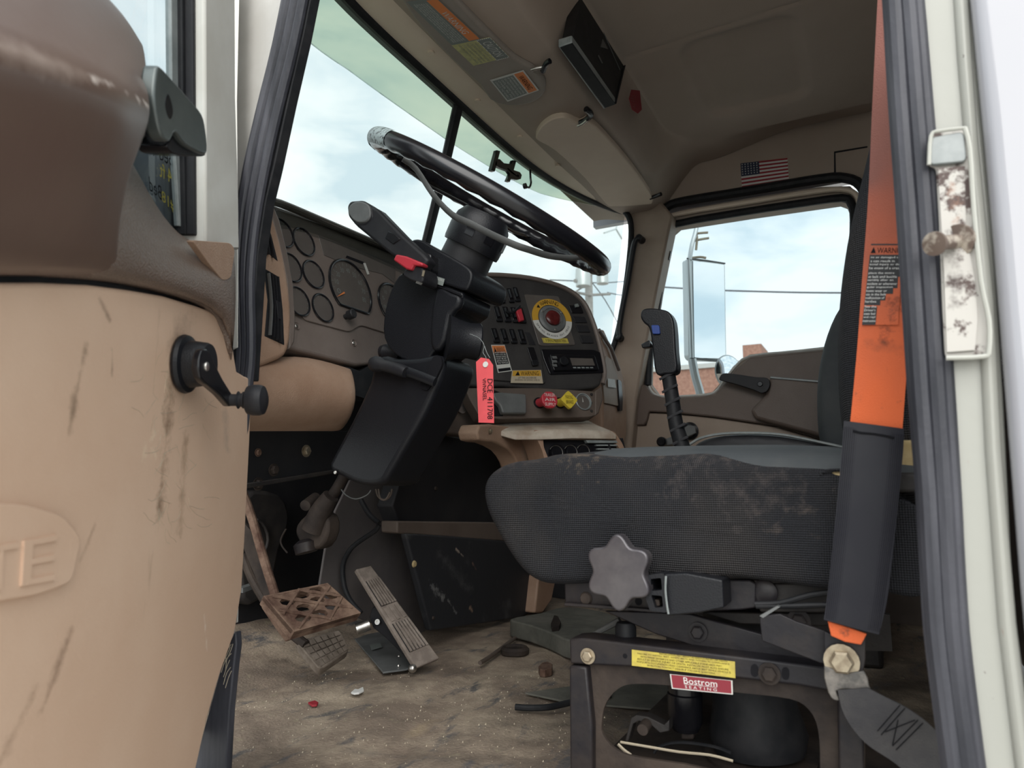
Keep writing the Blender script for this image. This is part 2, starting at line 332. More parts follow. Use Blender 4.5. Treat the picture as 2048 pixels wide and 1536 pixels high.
def quadmap(Q, x, y): return (Q[0] * (1 - x) + Q[1] * x) * (1 - y) + (Q[3] * (1 - x) + Q[2] * x) * y
def letters(name, Q, n, items, m, parent, off=.0004):
    """flat printed words mapped on the quad Q (tl,tr,br,bl); items: (text, x0, x1, y0, y1)"""
    V_, F_ = [], []
    for (s, x0, x1, y0, y1) in items:
        vs, fs = textmesh(s)
        if not vs: continue
        ax = min(v.x for v in vs); bx = max(v.x for v in vs); k = len(V_)
        lo, hi = -.18 if any(c in s for c in 'gjpqy,') else 0, .72
        for v in vs: V_.append(quadmap(Q, x0 + (v.x - ax) / (bx - ax + 1e-9) * (x1 - x0), y1 - (v.y - lo) / (hi - lo) * (y1 - y0)) + n * off)
        F_ += [tuple(i + k for i in f) for f in fs]
    return make(name, V_, F_, m, parent, smooth=False)
def patch(name, Q, n, rects, m, parent, off=.0002):
    V_, F_ = [], []
    for (x0, x1, y0, y1) in rects:
        k = len(V_); V_ += [quadmap(Q, a, b) + n * off for a, b in ((x0, y0), (x1, y0), (x1, y1), (x0, y1))]; F_.append((k, k + 1, k + 2, k + 3))
    return make(name, V_, F_, m, parent, smooth=False)
def sticker(name, corners, p, m, parent, th=.0006, off=.0008, label=None, r=0):
    """thin printed label lying on plane p; returns object, quad and normal for its print"""
    n = face_n(p); Q = [at(u, v, p) + n * off for u, v in corners]
    P = Q if not r else rnd(Q, r, 3)
    o = slab(name, P, -n * th, m, parent, smooth=False, label=label); return o, Q, n
def stain_or_shading(m, A, B, r, col, strength, org, ns=25, soft=.35):
    """a dirt mark, scuff, painted shade or painted highlight with its own shape: a capsule from A to B (world points), ragged by noise"""
    t = m.node_tree; b = t.nodes['Principled BSDF']; bc = b.inputs['Base Color']; A = Vector(A) - org; B = Vector(B) - org; AB = B - A
    def nd(k, op=None): n = t.nodes.new(k); n.operation = op; return n
    tc = t.nodes.new('ShaderNodeTexCoord'); s = nd('ShaderNodeVectorMath', 'SUBTRACT'); s.inputs[1].default_value = A; t.links.new(tc.outputs['Object'], s.inputs[0])
    d = nd('ShaderNodeVectorMath', 'DOT_PRODUCT'); d.inputs[1].default_value = AB / max(AB.length_squared, 1e-9); t.links.new(s.outputs[0], d.inputs[0])
    c = t.nodes.new('ShaderNodeClamp'); t.links.new(d.outputs['Value'], c.inputs[0])
    k = nd('ShaderNodeVectorMath', 'SCALE'); k.inputs[0].default_value = AB; t.links.new(c.outputs[0], k.inputs[3])
    u = nd('ShaderNodeVectorMath', 'SUBTRACT'); t.links.new(s.outputs[0], u.inputs[0]); t.links.new(k.outputs[0], u.inputs[1])
    l = nd('ShaderNodeVectorMath', 'LENGTH'); t.links.new(u.outputs[0], l.inputs[0])
    n = t.nodes.new('ShaderNodeTexNoise'); n.inputs['Scale'].default_value = ns; n.inputs['Detail'].default_value = 8; n.inputs['Roughness'].default_value = .7; t.links.new(tc.outputs['Object'], n.inputs['Vector'])
    ma = nd('ShaderNodeMath', 'MULTIPLY_ADD'); ma.inputs[1].default_value = r * 6.0; t.links.new(n.outputs['Fac'], ma.inputs[0]); t.links.new(l.outputs['Value'], ma.inputs[2])
    mr = t.nodes.new('ShaderNodeMapRange'); mr.inputs[1].default_value = r * 3.9; mr.inputs[2].default_value = r * (3.3 - 2 * soft); mr.inputs[3].default_value = 0; mr.inputs[4].default_value = strength; t.links.new(ma.outputs[0], mr.inputs[0])
    mx = t.nodes.new('ShaderNodeMix'); mx.data_type = 'RGBA'; mx.inputs[7].default_value = (*col, 1)
    if bc.links: t.links.new(bc.links[0].from_socket, mx.inputs[6])
    else: mx.inputs[6].default_value = bc.default_value
    t.links.new(mr.outputs[0], mx.inputs[0]); t.links.new(mx.outputs[2], bc)
def rumple(m, ns, st, dist=.01):
    """broad soft creases on top of a fine weave"""
    t = m.node_tree; b = t.nodes['Principled BSDF']; tc = t.nodes.new('ShaderNodeTexCoord'); n = t.nodes.new('ShaderNodeTexNoise'); n.inputs['Scale'].default_value = ns; n.inputs['Detail'].default_value = 2; n.inputs['Distortion'].default_value = .8
    bp = t.nodes.new('ShaderNodeBump'); bp.inputs['Strength'].default_value = st; bp.inputs['Distance'].default_value = dist
    t.links.new(tc.outputs['Object'], n.inputs['Vector']); t.links.new(n.outputs['Fac'], bp.inputs['Height'])
    if b.inputs['Normal'].links: t.links.new(b.inputs['Normal'].links[0].from_socket, bp.inputs['Normal'])
    t.links.new(bp.outputs[0], b.inputs['Normal'])
def smoothstep(a, b, x): t = max(0, min(1, (x - a) / (b - a))); return t * t * (3 - 2 * t)
# ================================================================== SHELL OF THE CAB
# floor of the cab: dirty, uneven rubber mat
def grid_surface(name, x0, x1, y0, y1, nx, ny, fz, m, parent=None, th=None, **k):
    rows = [[V(x0 + (x1 - x0) * i / nx, y0 + (y1 - y0) * j / ny, fz(x0 + (x1 - x0) * i / nx, y0 + (y1 - y0) * j / ny)) for j in range(ny + 1)] for i in range(nx + 1)]
    return sheet(name, rows, th or V(0, 0, -.02), m, parent, **k)
def hsh(x, y): return math.sin(x * 23.1 + y * 9.7) * .5 + math.sin(x * 7.3 - y * 31.9 + 1.3) * .5
def floor_z(x, y):
    z = .0035 * hsh(x, y) + .002 * hsh(x * 3.3 + 1, y * 2.9) + .30 * max(0, y - 1.20) ** 1.2
    d = abs((y - .78) - (x - 1.1) * .22 - .015 * math.sin(x * 30)); z -= .006 * max(0, 1 - d / .012) * (1 if 1.05 < x < 1.4 else 0)
    return z
fl = grid_surface('floor', .775, 2.5, -.25, 1.52, 90, 90, floor_z, M['floor']); tag(fl, kind='structure')
FO = wl(fl)
for A_, B_, r_, c_, k_ in (((560, 1330), (720, 1350), .05, (.05, .038, .03), .8), ((880, 1330), (1060, 1400), .035, (.075, .06, .05), .7), ((480, 1420), (560, 1520), .02, (.06, .045, .036), .6), ((700, 1500), (900, 1520), .018, (.09, .085, .085), .6), ((820, 1470), (860, 1440), .014, (.42, .33, .20), .5), ((1000, 1500), (1080, 1470), .012, (.07, .065, .06), .7)): stain_or_shading(M['floor'], at(*A_, ('Z', 0)), at(*B_, ('Z', 0)), r_, c_, k_, FO, 16, .8)  # dark patch under the pedals is occlusion shade painted in among floor dirt
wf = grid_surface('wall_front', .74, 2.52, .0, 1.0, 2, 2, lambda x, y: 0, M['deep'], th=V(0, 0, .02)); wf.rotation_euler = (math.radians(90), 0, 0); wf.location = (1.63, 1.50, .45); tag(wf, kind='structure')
wb = slab('wall_back', [V(.74, -.27, 0), V(2.5, -.27, 0), V(2.5, -.27, 1.62), V(.74, -.27, 1.62)], V(0, -.03, 0), M['dash'], bevel=0); tag(wb, kind='structure')
# headliner: soffit in front, rounded shelf edge, higher ceiling with a stamped panel
def rrd(x, y, cx, cy, hx, hy, r):
    qx = abs(x - cx) - hx + r; qy = abs(y - cy) - hy + r
    return math.hypot(max(qx, 0), max(qy, 0)) + min(max(qx, qy), 0) - r
def ceil_z(x, y):
    d = rrd(x, y, 1.60, .15, .74, .43, .20)           # >0 outside the raised middle
    low = 1.44 - .02 * smoothstep(.60, .70, y) + .02 * smoothstep(.78, .9, y) if y > .45 else 1.44
    low += .055 * smoothstep(.50, .15, y)
    low += .15 * smoothstep(2.12, 2.32, x) * smoothstep(.68, .50, y)
    z = low + (1.60 - low) * (1 - smoothstep(-.018, .045, d))
    e = rrd(x, y, 1.98, .26, .21, .145, .05); z += .016 * (1 - smoothstep(-.02, .02, e))
    s = abs(y - .545 + .0 * x); z -= 0
    g = abs(x - 1.745 - (y - .5) * .05)
    if y < .56: z += .004 * max(0, 1 - g / .007)
    return z
ce = grid_surface('ceiling', .80, 2.47, -.25, .925, 200, 200, ceil_z, M['head'], th=V(0, 0, .012)); tag(ce, kind='structure')
# windshield header, beige, curved like the glass
def wy(x): return .930 - .15 * (abs(x - 1.55) / (.87 if x > 1.55 else .80)) ** (3.0 if x > 1.55 else 7.0)
XS = [.78 + (2.44 - .78) * i / 40 for i in range(41)]
hd = sheet('trim_1', [[V(x, wy(x) + dy, 1.44 + dz) for dy, dz in ((.012, -.004), (-.004, -.012), (-.06, -.014), (-.12, -.004))] for x in XS], V(0, 0, .02), M['header'], sub=1); tag(hd, kind='structure')
# visor recess pads are part of the header; outside skin of the roof
rf = slab('trim_2', [V(.70, -.32, 1.66), V(2.56, -.32, 1.66), V(2.56, .95, 1.66), V(1.62, 1.02, 1.66), V(.70, .93, 1.66)], V(0, 0, .05), M['whiteo'], bevel=.02); tag(rf, kind='structure')
fr = sheet('trim_3', [[V(x, wy(x) + .015, 1.435), V(x, wy(x) + .03, 1.66)] for x in XS], V(0, .02, 0), M['whiteo']); tag(fr, kind='structure')
# windshield: two curved panes, tint band, divider, rubber
ws = struct('window_1', (1.62, 1.0, .95))
def glasspt(x, z): return V(x, wy(x) + .01 + (1.44 - z) * .24 * (1 - .45 * smoothstep(1.9, 2.42, x)), z)
def on_glass(u, v):
    y = .95
    for _ in range(12): p = at(u, v, ('Y', y)); y = glasspt(min(max(p.x, .8), 2.43), p.z).y
    return at(u, v, ('Y', y))
ZS = sorted([(lambda p: (p.x, p.z))(on_glass(u, v)) for u, v in ((612, 76), (700, 140), (800, 213), (900, 283), (1000, 345), (1080, 386), (1150, 412), (1200, 424), (1240, 428))])
def zsplit(x):
    if x <= ZS[0][0]: return ZS[0][1]
    for (a, b), (c, d) in zip(ZS, ZS[1:]):
        if x <= c: return b + (d - b) * (x - a) / (c - a)
    return min(1.44, ZS[-1][1])
for nm, x0, x1 in (('left', .80, 1.483), ('right', 1.497, 2.43)):
    xs = [x0 + (x1 - x0) * i / 24 for i in range(25)]
    a = sheet('pane', [[glasspt(x, .86 + (zsplit(x) - .86) * j / 6) for j in range(7)] for x in xs], V(0, .004, 0), M['glass'], ws)
    b = sheet('tinted_pane', [[glasspt(x, zsplit(x) + (1.445 - zsplit(x)) * j / 3) for j in range(4)] for x in xs], V(0, .004, 0), M['tint'], ws, label='green tinted band along the top of the windshield')
tube('divider_bar', [glasspt(1.49, 1.445) - V(0, .004, 0), glasspt(1.487, 1.2) - V(0, .004, 0), glasspt(1.47, .86) - V(0, .004, 0)], [.019, .017, .014], M['rubberd'], ws, n=8, flat=.6, flatdir=(0, 1, 0))
tube('rubber_seal', [glasspt(x, 1.437) - V(0, .008, 0) for x in XS], .017, M['rubberd'], ws, n=10)
# right end seal rounding down the far pillar
tube('rubber_seal', [at(u, v, ('X', 2.40)) for u, v in ((1195, 398), (1222, 408), (1246, 420), (1260, 440), (1262, 475), (1256, 540), (1246, 610), (1234, 670), (1222, 705))], .011, M['rubberd'], ws, n=8, smooth_n=3)
# far windshield pillar with its trim
tr = px('wall_right', [(1240, 418), (1262, 404), (1320, 400), (1345, 430), (1318, 560), (1290, 700), (1272, 800), (1262, 905), (1222, 905), (1222, 690), (1245, 600), (1262, 500), (1262, 440)], ('X', 2.415), .09, M['ptan'], bevel=.008); tag(tr, kind='structure')
# side wall above and behind the far door opening
rail = struct('wall_right_rail', (2.5, .2, 1.4)); rail.name = 'trim_4'; LOC['trim_4'] = V(2.5, .2, 1.4)
px('rail_trim', [(1262, 415), (1320, 402), (1400, 392), (1500, 372), (1640, 350), (1700, 350), (1735, 385), (1742, 560), (1742, 930), (1800, 930), (1800, 180), (1500, 225), (1330, 290), (1240, 370)], ('X', 2.475), .05, M['head'], rail)
slab('body_side', [V(2.53, -.30, -.3), V(2.53, .0, -.3), V(2.53, .0, 1.66), V(2.53, -.30, 1.66)], V(.03, 0, 0), M['whiteo'], rail)
slab('body_side', [V(2.53, .0, 1.44), V(2.53, .95, 1.44), V(2.53, .95, 1.66), V(2.53, .0, 1.66)], V(.03, 0, 0), M['whiteo'], rail)
slab('inner_side', [V(2.49, .74, 0), V(2.49, 1.5, 0), V(2.49, 1.5, .88), V(2.49, .80, .88)], V(.02, 0, 0), M['deep'], rail)
slab('inner_side', [V(2.50, -.27, 0), V(2.50, .08, 0), V(2.50, .08, .9), V(2.50, -.27, .9)], V(.02, 0, 0), M['dbrown'], rail)
slab('body_side', [V(2.53, .80, -.3), V(2.53, 1.52, -.3), V(2.53, 1.52, .86), V(2.53, .86, .95)], V(.03, 0, 0), M['whiteo'], rail)
px('seam_strip', [(1668, 303), (1735, 292), (1735, 295), (1671, 306), (1672, 348), (1668, 348)], ('X', 2.474), .001, M['black'], rail)
# cowl closing the gap between dash and windshield, sides below
cw = grid_surface('trim_5', .74, 2.53, 1.11, 1.30, 2, 2, lambda x, y: .90, M['dash'], th=V(0, 0, -.03)); tag(cw, kind='structure')
hood = grid_surface('trim_6', .9, 2.4, 1.25, 2.5, 6, 6, lambda x, y: .86 - .1 * (y - 1.25), M['whiteo'], th=V(0, 0, -.03)); tag(hood, kind='structure')
uf = grid_surface('trim_7', .70, 2.55, -.32, 1.55, 2, 2, lambda x, y: -.05, M['dark'], th=V(0, 0, -.05)); tag(uf, kind='structure')
# near side: windshield pillar jamb, white, beside the open door
jm = px('wall_left', [(440, -60), (575, -60), (560, 120), (515, 330), (490, 450), (486, 600), (490, 760), (478, 1250), (440, 1250), (430, 500)], ('X', .745), .10, M['whitej'], bevel=.01, vec=V(.03, .16, 0)); tag(jm, kind='structure')
jo = px('trim_8', [(440, -80), (482, -80), (476, 200), (478, 470), (478, 700), (430, 700)], ('X', .715), .02, M['door_white'], bevel=.004, vec=V(.02, .10, 0)); tag(jo, kind='structure')
# near front corner seal (weatherstrip) along the raked pillar then down
def pxtube(name, pts, p, r, m, parent=None, sm=3, off=0, **k):
    n = face_n(p); return tube(name, [at(u, v, p) + n * off for u, v in pts], r, m, parent, smooth_n=sm, **k)
sealA = struct('door_seal', (.74, .83, .1)); sealA.name = 'trim_9'; LOC['trim_9'] = V(.74, .83, .1)
for i, (du, r) in enumerate(((-16, .0105), (0, .009), (14, .008))):
    pxtube('weatherstrip_rib', [(604 + du, -60), (574 + du, 90), (542 + du, 220), (515 + du, 340), (497 + du * .9, 450), (490 + du * .7, 560), (493 + du * .6, 700), (485 + du * .5, 800), (460, 1100), (452, 1270)], ('X', .74), r, M['rubber'], sealA)
px('seal_backing', [(585, -60), (632, -60), (606, 70), (576, 200), (548, 330), (530, 405), (514, 511), (502, 700), (498, 760), (480, 760), (484, 450), (520, 250)], ('X', .748), .02, M['rubberd'], sealA, bevel=.002)
# lower corner of the seal, torn, in front of the floor edge
px('seal_skirt', [(470, 1262), (472, 1290), (466, 1340), (458, 1420), (450, 1560), (380, 1560), (396, 1500), (424, 1400), (452, 1300)], ('X', .752), .012, M['rubber'], sealA, bevel=.002)
for k in range(9):
    u, v = 462 + random.uniform(-4, 4), 1285 + random.uniform(0, 60)
    pxtube('frayed_thread', [(u, v), (u - 6 + random.uniform(-3, 3), v + 12), (u - 9 + random.uniform(-8, 4), v + 34)], ('X', .745), .0005, M['s_beige'], sealA, n=4)
# near rear pillar, its weatherstrip, and the outer skin
pb = struct('wall_rear_pillar', (.74, -.06, 0)); pb.name = 'trim_10'; LOC['trim_10'] = V(.74, -.06, 0)
L = [(1763, -60), (1772, 0), (1783, 200), (1800, 430), (1812, 620), (1824, 800), (1838, 960), (1846, 1100), (1856, 1260), (1876, 1420), (1895, 1560)]
Rr = [(1828, -60), (1836, 0), (1856, 230), (1872, 430), (1886, 620), (1898, 800), (1910, 1010), (1914, 1100), (1924, 1260), (1942, 1420), (1960, 1560)]
def between(t): return [(a[0] + (b[0] - a[0]) * t, a[1] + (b[1] - a[1]) * t) for a, b in zip(L, Rr)]
for t, r, of in ((.07, .006, .004), (.24, .0085, .010), (.46, .0085, .006), (.67, .0085, .010), (.90, .008, .006)):
    pxtube('weatherstrip_rib', between(t), ('X', .74), r, M['rubber'], pb, off=of)
px('seal_backing', L + Rr[::-1], ('X', .74), .02, M['rubberd'], pb)
px('pillar_face', Rr + [(2070, 1560), (2030, 1260), (2008, 800), (1985, 430), (1965, 230), (1940, -60)], ('X', .735), .06, M['padpaint'], pb, bevel=.004)
px('pillar_step', [(1905, -60), (1935, -60), (1945, 100), (1958, 280), (1990, 600), (2005, 900), (2035, 1250), (2075, 1560), (2035, 1560), (1998, 1250), (1972, 900), (1957, 600), (1930, 280), (1915, 100)], ('X', .728), .02, M['padpaint'], pb, bevel=.005)
px('outer_skin', [(1940, -60), (2200, -60), (2200, 1560), (2085, 1560), (2048, 1180), (2022, 850), (1992, 480), (1972, 260)], ('X', .712), .03, M['whiteo'], pb, bevel=.012, seg=4)
# latch striker bracket on the pillar
st = thing('door_striker', at(1920, 715, ('X', .73)), 'white rusty door striker bracket bolted to the cream rear pillar', 'striker')
px('base_plate', rnd([(1866, 262), (1932, 256), (1942, 330), (1955, 480), (1980, 640), (1976, 710), (1890, 716), (1884, 600), (1878, 440), (1872, 335), (1856, 330)], 12), ('X', .722), .004, M['chip'], st, bevel=.001)
px('mirror_cap', rnd([(1860, 275), (1928, 262), (1934, 322), (1858, 330)], 12), ('X', .716), .005, M['greyp'], st, bevel=.001, label='dull metal tongue at the top of the bracket')
for seg in (([(1930, 256), (1940, 300), (1948, 420), (1962, 560), (1978, 640), (1978, 700), (1966, 713), (1892, 716)], .0022), ([(1858, 330), (1862, 272), (1880, 262), (1932, 256)], .0018)):
    pxtube('rolled_edge', seg[0], ('X', .715), seg[1], M['white'], st, n=8)
px('backing_strip', [(1876, 336), (1930, 332), (1932, 470), (1950, 560), (1955, 640), (1950, 700), (1894, 704), (1888, 540)], ('X', .7185), .003, M['chip'], st)
c = at(1915, 484, ('X', .715)); ax = V(-1, -.05, 0)
a_ = at(1876, 487, ('X', .69))
lathe('pin', at(1918, 482, ('X', .722)), (at(1864, 488, ('X', .69)) - at(1918, 482, ('X', .722))), [(.0001, 0), (.015, 0), (.015, .003), (.0065, .004), (.0062, .034), (.0105, .035), (.0105, .038), (.0001, .039)], M['chipd'], st)
SO_ = wl(st)
stain_or_shading(M['chip'], at(1905, 480, ('X', .722)), at(1915, 600, ('X', .722)), .009, (.035, .022, .02), .95, SO_, 60, .5)
stain_or_shading(M['chip'], at(1900, 380, ('X', .722)), at(1915, 450, ('X', .722)), .006, (.30, .15, .09), .8, SO_, 90, .5)
# sill under the opening
sill = slab('trim_11', [V(.69, -.1, -.01), V(.79, -.1, -.01), V(.79, .95, -.01), V(.69, .95, -.01)], V(0, 0, -.25), M['dirtsteel'], bevel=.01); tag(sill, kind='structure')
# ================================================================== OPEN NEAR DOOR
DN = V(.5, -.8660254, 0); DE = V(-.8660254, -.5, 0); DH = V(.67, .87, 0)
def DP(off): return (DH + DN * off, DN)
dr = thing('truck_door', (.67, .87, -.1), 'open tan and brown truck door swung towards the viewer, with black crank', 'door')
PAN = DP(.07)
# lower tan panel: gently crowned sheet
lp_out = [(-260, 575), (0, 566), (90, 566), (180, 570), (260, 580), (330, 592), (395, 612), (445, 630), (458, 642), (464, 665), (468, 705), (474, 742), (490, 752), (503, 757), (503, 800), (500, 880), (496, 960), (490, 1080), (484, 1180), (470, 1265), (440, 1350), (414, 1440), (392, 1540), (380, 1620), (-260, 1750)]
px('lower_panel', lp_out, PAN, .03, M['tanworn'], dr, bevel=.004, seg=3)
px('panel_gap', [(-260, 550), (0, 552), (150, 553), (300, 566), (390, 590), (452, 622), (462, 640), (440, 640), (330, 610), (180, 590), (0, 586), (-260, 595)], DP(.06), .02, M['rubberd'], dr)
# pocket step and pressed letters
px('map_pocket', rnd([(-300, 985), (40, 1010), (112, 1030), (150, 1075), (130, 1165), (60, 1190), (-300, 1250)], 18), PAN, .01, M['tanworn'], dr, off=.006, bevel=.005, seg=3)
Q = [at(u, v, DP(.0765)) for u, v in ((-45, 1094), (114, 1064), (108, 1160), (-50, 1188))]
vs, fs = [], []
o_ = letters('pressed_letters', Q, DN, [('I', -.18, -.10, 0, 1), ('T', .03, .46, 0, 1), ('E', .53, .99, 0, 1)], M['tanworn'], dr, off=0)
sd = o_.modifiers.new('raise', 'SOLIDIFY'); sd.thickness = .003; sd.offset = 0; o_['label'] = 'raised capital letters pressed in the tan panel'
# upper brown trim: low front part
TB = [(150, 150), (232, 262), (275, 330), (300, 380), (330, 430), (360, 465), (390, 484), (440, 487), (466, 492)]
T1 = [(140, 190), (222, 290), (262, 350), (290, 402), (322, 450), (356, 486), (394, 506), (446, 506), (476, 512)]
T2 = [(120, 300), (200, 380), (240, 420), (270, 452), (305, 488), (346, 520), (394, 540), (450, 548), (479, 560)]
T3 = [(90, 440), (180, 480), (222, 500), (256, 520), (298, 542), (344, 560), (394, 582), (452, 606), (478, 640)]
T4 = [(80, 552), (160, 556), (210, 561), (250, 567), (300, 576), (346, 588), (394, 602), (448, 626), (470, 735)]
sheet('upper_trim', [[at(u, v, DP(o)) for u, v in T] for T, o in ((TB, .040), (T1, .066), (T2, .082), (T3, .088), (T4, .082), ([(u, v + 3) for u, v in T4], .055))], -DN * .01, M['brown'], dr, sub=1)
px('corner_pad', rnd([(384, 480), (462, 486), (470, 500), (462, 556), (446, 562), (420, 530)], 8), DP(.082), .008, M['dtan'], dr, bevel=.003)
# swelling armrest and grab: loft of rows across the door
def drow(pts, offs, n=14):
    P = [at(u, v, DP(o)) for (u, v), o in zip(pts, offs)]; return cat(P, 4, False)
cols = [-220, -60, 60, 150]
rows = []
def R_(ptsl, o, endp): rows.append(drow([(u, v) for u, v in ptsl] + endp[0], [o] * len(ptsl) + endp[1]))
R_([(-320, -400), (-150, -360), (0, -250), (120, -110)], .045, ([(226, 0), (262, 45), (290, 92)], [.045, .045, .045]))
R_([(-320, -330), (-150, -230), (0, -120), (120, -40)], .085, ([(215, 50), (262, 92), (296, 130)], [.085, .08, .065]))
R_([(-320, 10), (-150, 45), (0, 80), (120, 118)], .150, ([(215, 155), (265, 188), (303, 212)], [.148, .142, .125]))
R_([(-320, 40), (-150, 72), (0, 108), (120, 146)], .156, ([(210, 180), (262, 206), (306, 222)], [.154, .146, .125]))
R_([(-320, 110), (-150, 140), (0, 170), (120, 200)], .150, ([(205, 225), (258, 245), (299, 262)], [.148, .142, .122]))
R_([(-320, 250), (-150, 270), (0, 290), (120, 300)], .132, ([(190, 312), (230, 322), (268, 330)], [.130, .125, .112]))
R_([(-320, 400), (-150, 410), (0, 415), (100, 420)], .112, ([(165, 425), (205, 430), (243, 430)], [.110, .106, .098]))
R_([(-320, 550), (-150, 548), (0, 548), (90, 550)], .094, ([(150, 552), (195, 554), (236, 556)], [.092, .088, .082]))
R_([(-320, 556), (-150, 553), (0, 552), (90, 553)], .060, ([(150, 554), (195, 555), (236, 556)], [.060, .060, .060]))
# close the free edge back on to the door
rows = [[r[0] - DN * (.10 if i < 7 else .05), r[0] - DN * .03] + r + [r[-1] + V(.004, .006, 0) - DN * .03, r[-1] - DN * .05] for i, r in enumerate(rows)]
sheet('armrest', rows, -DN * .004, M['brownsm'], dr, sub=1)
# window pane, channel, frame
px('window_pane', [(-300, -700), (415, -700), (415, 490), (-300, 490)], DP(.030), .005, M['sglass'], dr)
px('glass_channel', [(362, -300), (382, -300), (384, 200), (388, 466), (372, 470), (366, 200)], DP(.040), .015, M['rubberd'], dr, bevel=.002)
px('glass_channel', [(384, -300), (409, -300), (411, 200), (413, 480), (390, 470)], DP(.050), .02, M['blackm'], dr, bevel=.002)
px('channel_edge', [(340, -300), (362, -300), (368, 200), (374, 462), (360, 452), (345, 200)], DP(.034), .008, M['greyp'], dr, bevel=.001)
px('window_frame', [(409, -300), (470, -300), (472, 200), (478, 400), (479, 500), (413, 500), (411, 200)], DP(.062), .04, M['door_white'], dr, bevel=.004)
px('outer_skin', [(-320, 300), (470, 300), (470, 1300), (300, 1700), (-320, 1800)], DP(.012), .02, M['whiteo'], dr)
Q = [at(u, v, DP(.0265)) for u, v in ((280, 275), (346, 322), (344, 352), (278, 305))]
for (txt, uu, m_) in (("Bed 13'", ((345, 300), (282, 272), (286, 300), (348, 336)), 'ink'), ('24 ft', ((352, 345), (318, 322), (318, 352), (352, 372)), 'inky'), ('Bed', ((322, 372), (296, 350), (298, 380), (324, 402)), 'ink'), ('#18', ((350, 405), (322, 378), (322, 400), (352, 428)), 'inky')):
    Q = [at(u, v, DP(.0268)) for u, v in uu]
    letters('window_writing', [Q[1], Q[0], Q[3], Q[2]], DN, [(txt, 0.98, 0.02, 0, 1)], M[m_], dr)
# inside release handle
px('handle_cup', rnd([(290, 215), (330, 180), (380, 240), (378, 275), (320, 282), (290, 280)], 10), DP(.088), .03, M['gloss'], dr, bevel=.004)
rh = px('release_handle', cat([(314, 138), (322, 134), (343, 156), (380, 198), (404, 228), (412, 262), (415, 302), (406, 308), (372, 290), (352, 264), (340, 283), (328, 276), (316, 240), (309, 190)], 3), DP(.118), .014, M['handle'], dr, bevel=.003, seg=3)
px('handle_recess', cat([(336, 188), (343, 205), (346, 225), (341, 238), (334, 225), (331, 205)], 3), DP(.1185), .001, M['gloss'], rh)
px('handle_lip', cat([(340, 283), (354, 262), (372, 288), (408, 304), (405, 313), (365, 311), (345, 306), (334, 292)], 3), DP(.112), .03, M['gloss'], dr, bevel=.003)
# window crank
cc = at(366, 728, DP(.072))
wc = lathe('window_crank', cc, DN, [(.0001, 0), (.0335, 0), (.0345, .003), (.033, .007), (.0275, .009), (.025, .028), (.0235, .031), (.0001, .031)], M['black'], dr, n=40)
pa = DP(.108); A = at(413, 733, pa); B = at(462, 800, pa)
d_ = (B - A).normalized(); s_ = DN.cross(d_).normalized()
Ln = (B - A).length
prof = [(-.020, .004), (-.017, .012), (-.008, .0185), (.004, .019), (.015, .016), (Ln * .6, .0105), (Ln, .0085), (Ln + .006, .006), (Ln + .008, .002)]
out = [A + d_ * t + s_ * w for t, w in prof] + [A + d_ * t - s_ * w for t, w in reversed(prof)]
ca = slab('crank_arm', out, -DN * .009, M['gloss'], wc, bevel=.002, seg=2)
lathe('rivet', A + DN * .0, DN, [(.0001, -.002), (.006, -.002), (.005, .0015), (.0001, .002)], M['steel'], wc, n=14)
kb = lathe('crank_knob', B, DN, [(.0075, -.006), (.0075, .008), (.011, .009), (.0085, .011), (.0085, .014), (.0105, .015), (.0105, .017), (.012, .018), (.0175, .021), (.0192, .027), (.0192, .035), (.0175, .040), (.012, .0425), (.0001, .043)], M['blackm'], wc, n=32)
bolt('trim_screw', at(458, 690, DP(.0715)), DN, .0048, M['steel'], dr)
# cracks in the vinyl
random.seed(3)
def tubes(name, paths, r, m, parent, n=3, **k):
    v, f = [], []
    for P in paths:
        rows = tubegeo(P, r, n); s0 = len(v)
        for rw in rows: v += rw
        for i in range(len(rows) - 1):
            for j in range(n): a, b = s0 + i * n + j, s0 + i * n + (j + 1) % n; f.append((a, b, b + n, a + n))
    return make(name, v, f, m, parent, **k)
cp = []
for k in range(60):
    u = random.gauss(335, 34); v = random.uniform(720, 1060)
    if not 250 < u < 450: continue
    pts = [(u, v)]; a0 = random.choice([math.pi / 2, .4, -.5, 1.2]) + random.gauss(0, .5)
    for j in range(4): a0 += random.gauss(0, .35); pts.append((pts[-1][0] + 8 * math.cos(a0), pts[-1][1] + 9 * math.sin(a0)))
    cp.append([at(a, b, PAN) + DN * .0001 for a, b in pts])
tag(tubes('vinyl_cracks', cp, .00022, M['s_beige'], dr), kind='stuff')

ORG = V(.67, .87, -.1)
def dp(u, v, o=.07): return at(u, v, DP(o))
T = M['tanworn']
stain_or_shading(T, dp(345, 760), dp(318, 1010), .016, (.19, .12, .075), .8, ORG, 38, .5)
stain_or_shading(T, dp(372, 880), dp(360, 1060), .012, (.30, .20, .13), .7, ORG, 40, .5)
stain_or_shading(T, dp(385, 640), dp(345, 700), .022, (.25, .17, .12), .7, ORG, 18, .6)
stain_or_shading(T, dp(450, 830), dp(455, 900), .012, (.30, .23, .19), .6, ORG, 20, .6)
stain_or_shading(T, dp(172, 690), dp(138, 860), .006, (.22, .15, .10), .8, ORG, 30, .5)
stain_or_shading(T, dp(225, 700), dp(224, 750), .003, (.20, .14, .10), .8, ORG, 30, .5)
stain_or_shading(T, dp(140, 1270), dp(85, 1420), .007, (.20, .12, .08), .85, ORG, 22, .6)
stain_or_shading(T, dp(70, 1380), dp(0, 1520), .009, (.24, .15, .10), .85, ORG, 22, .6)
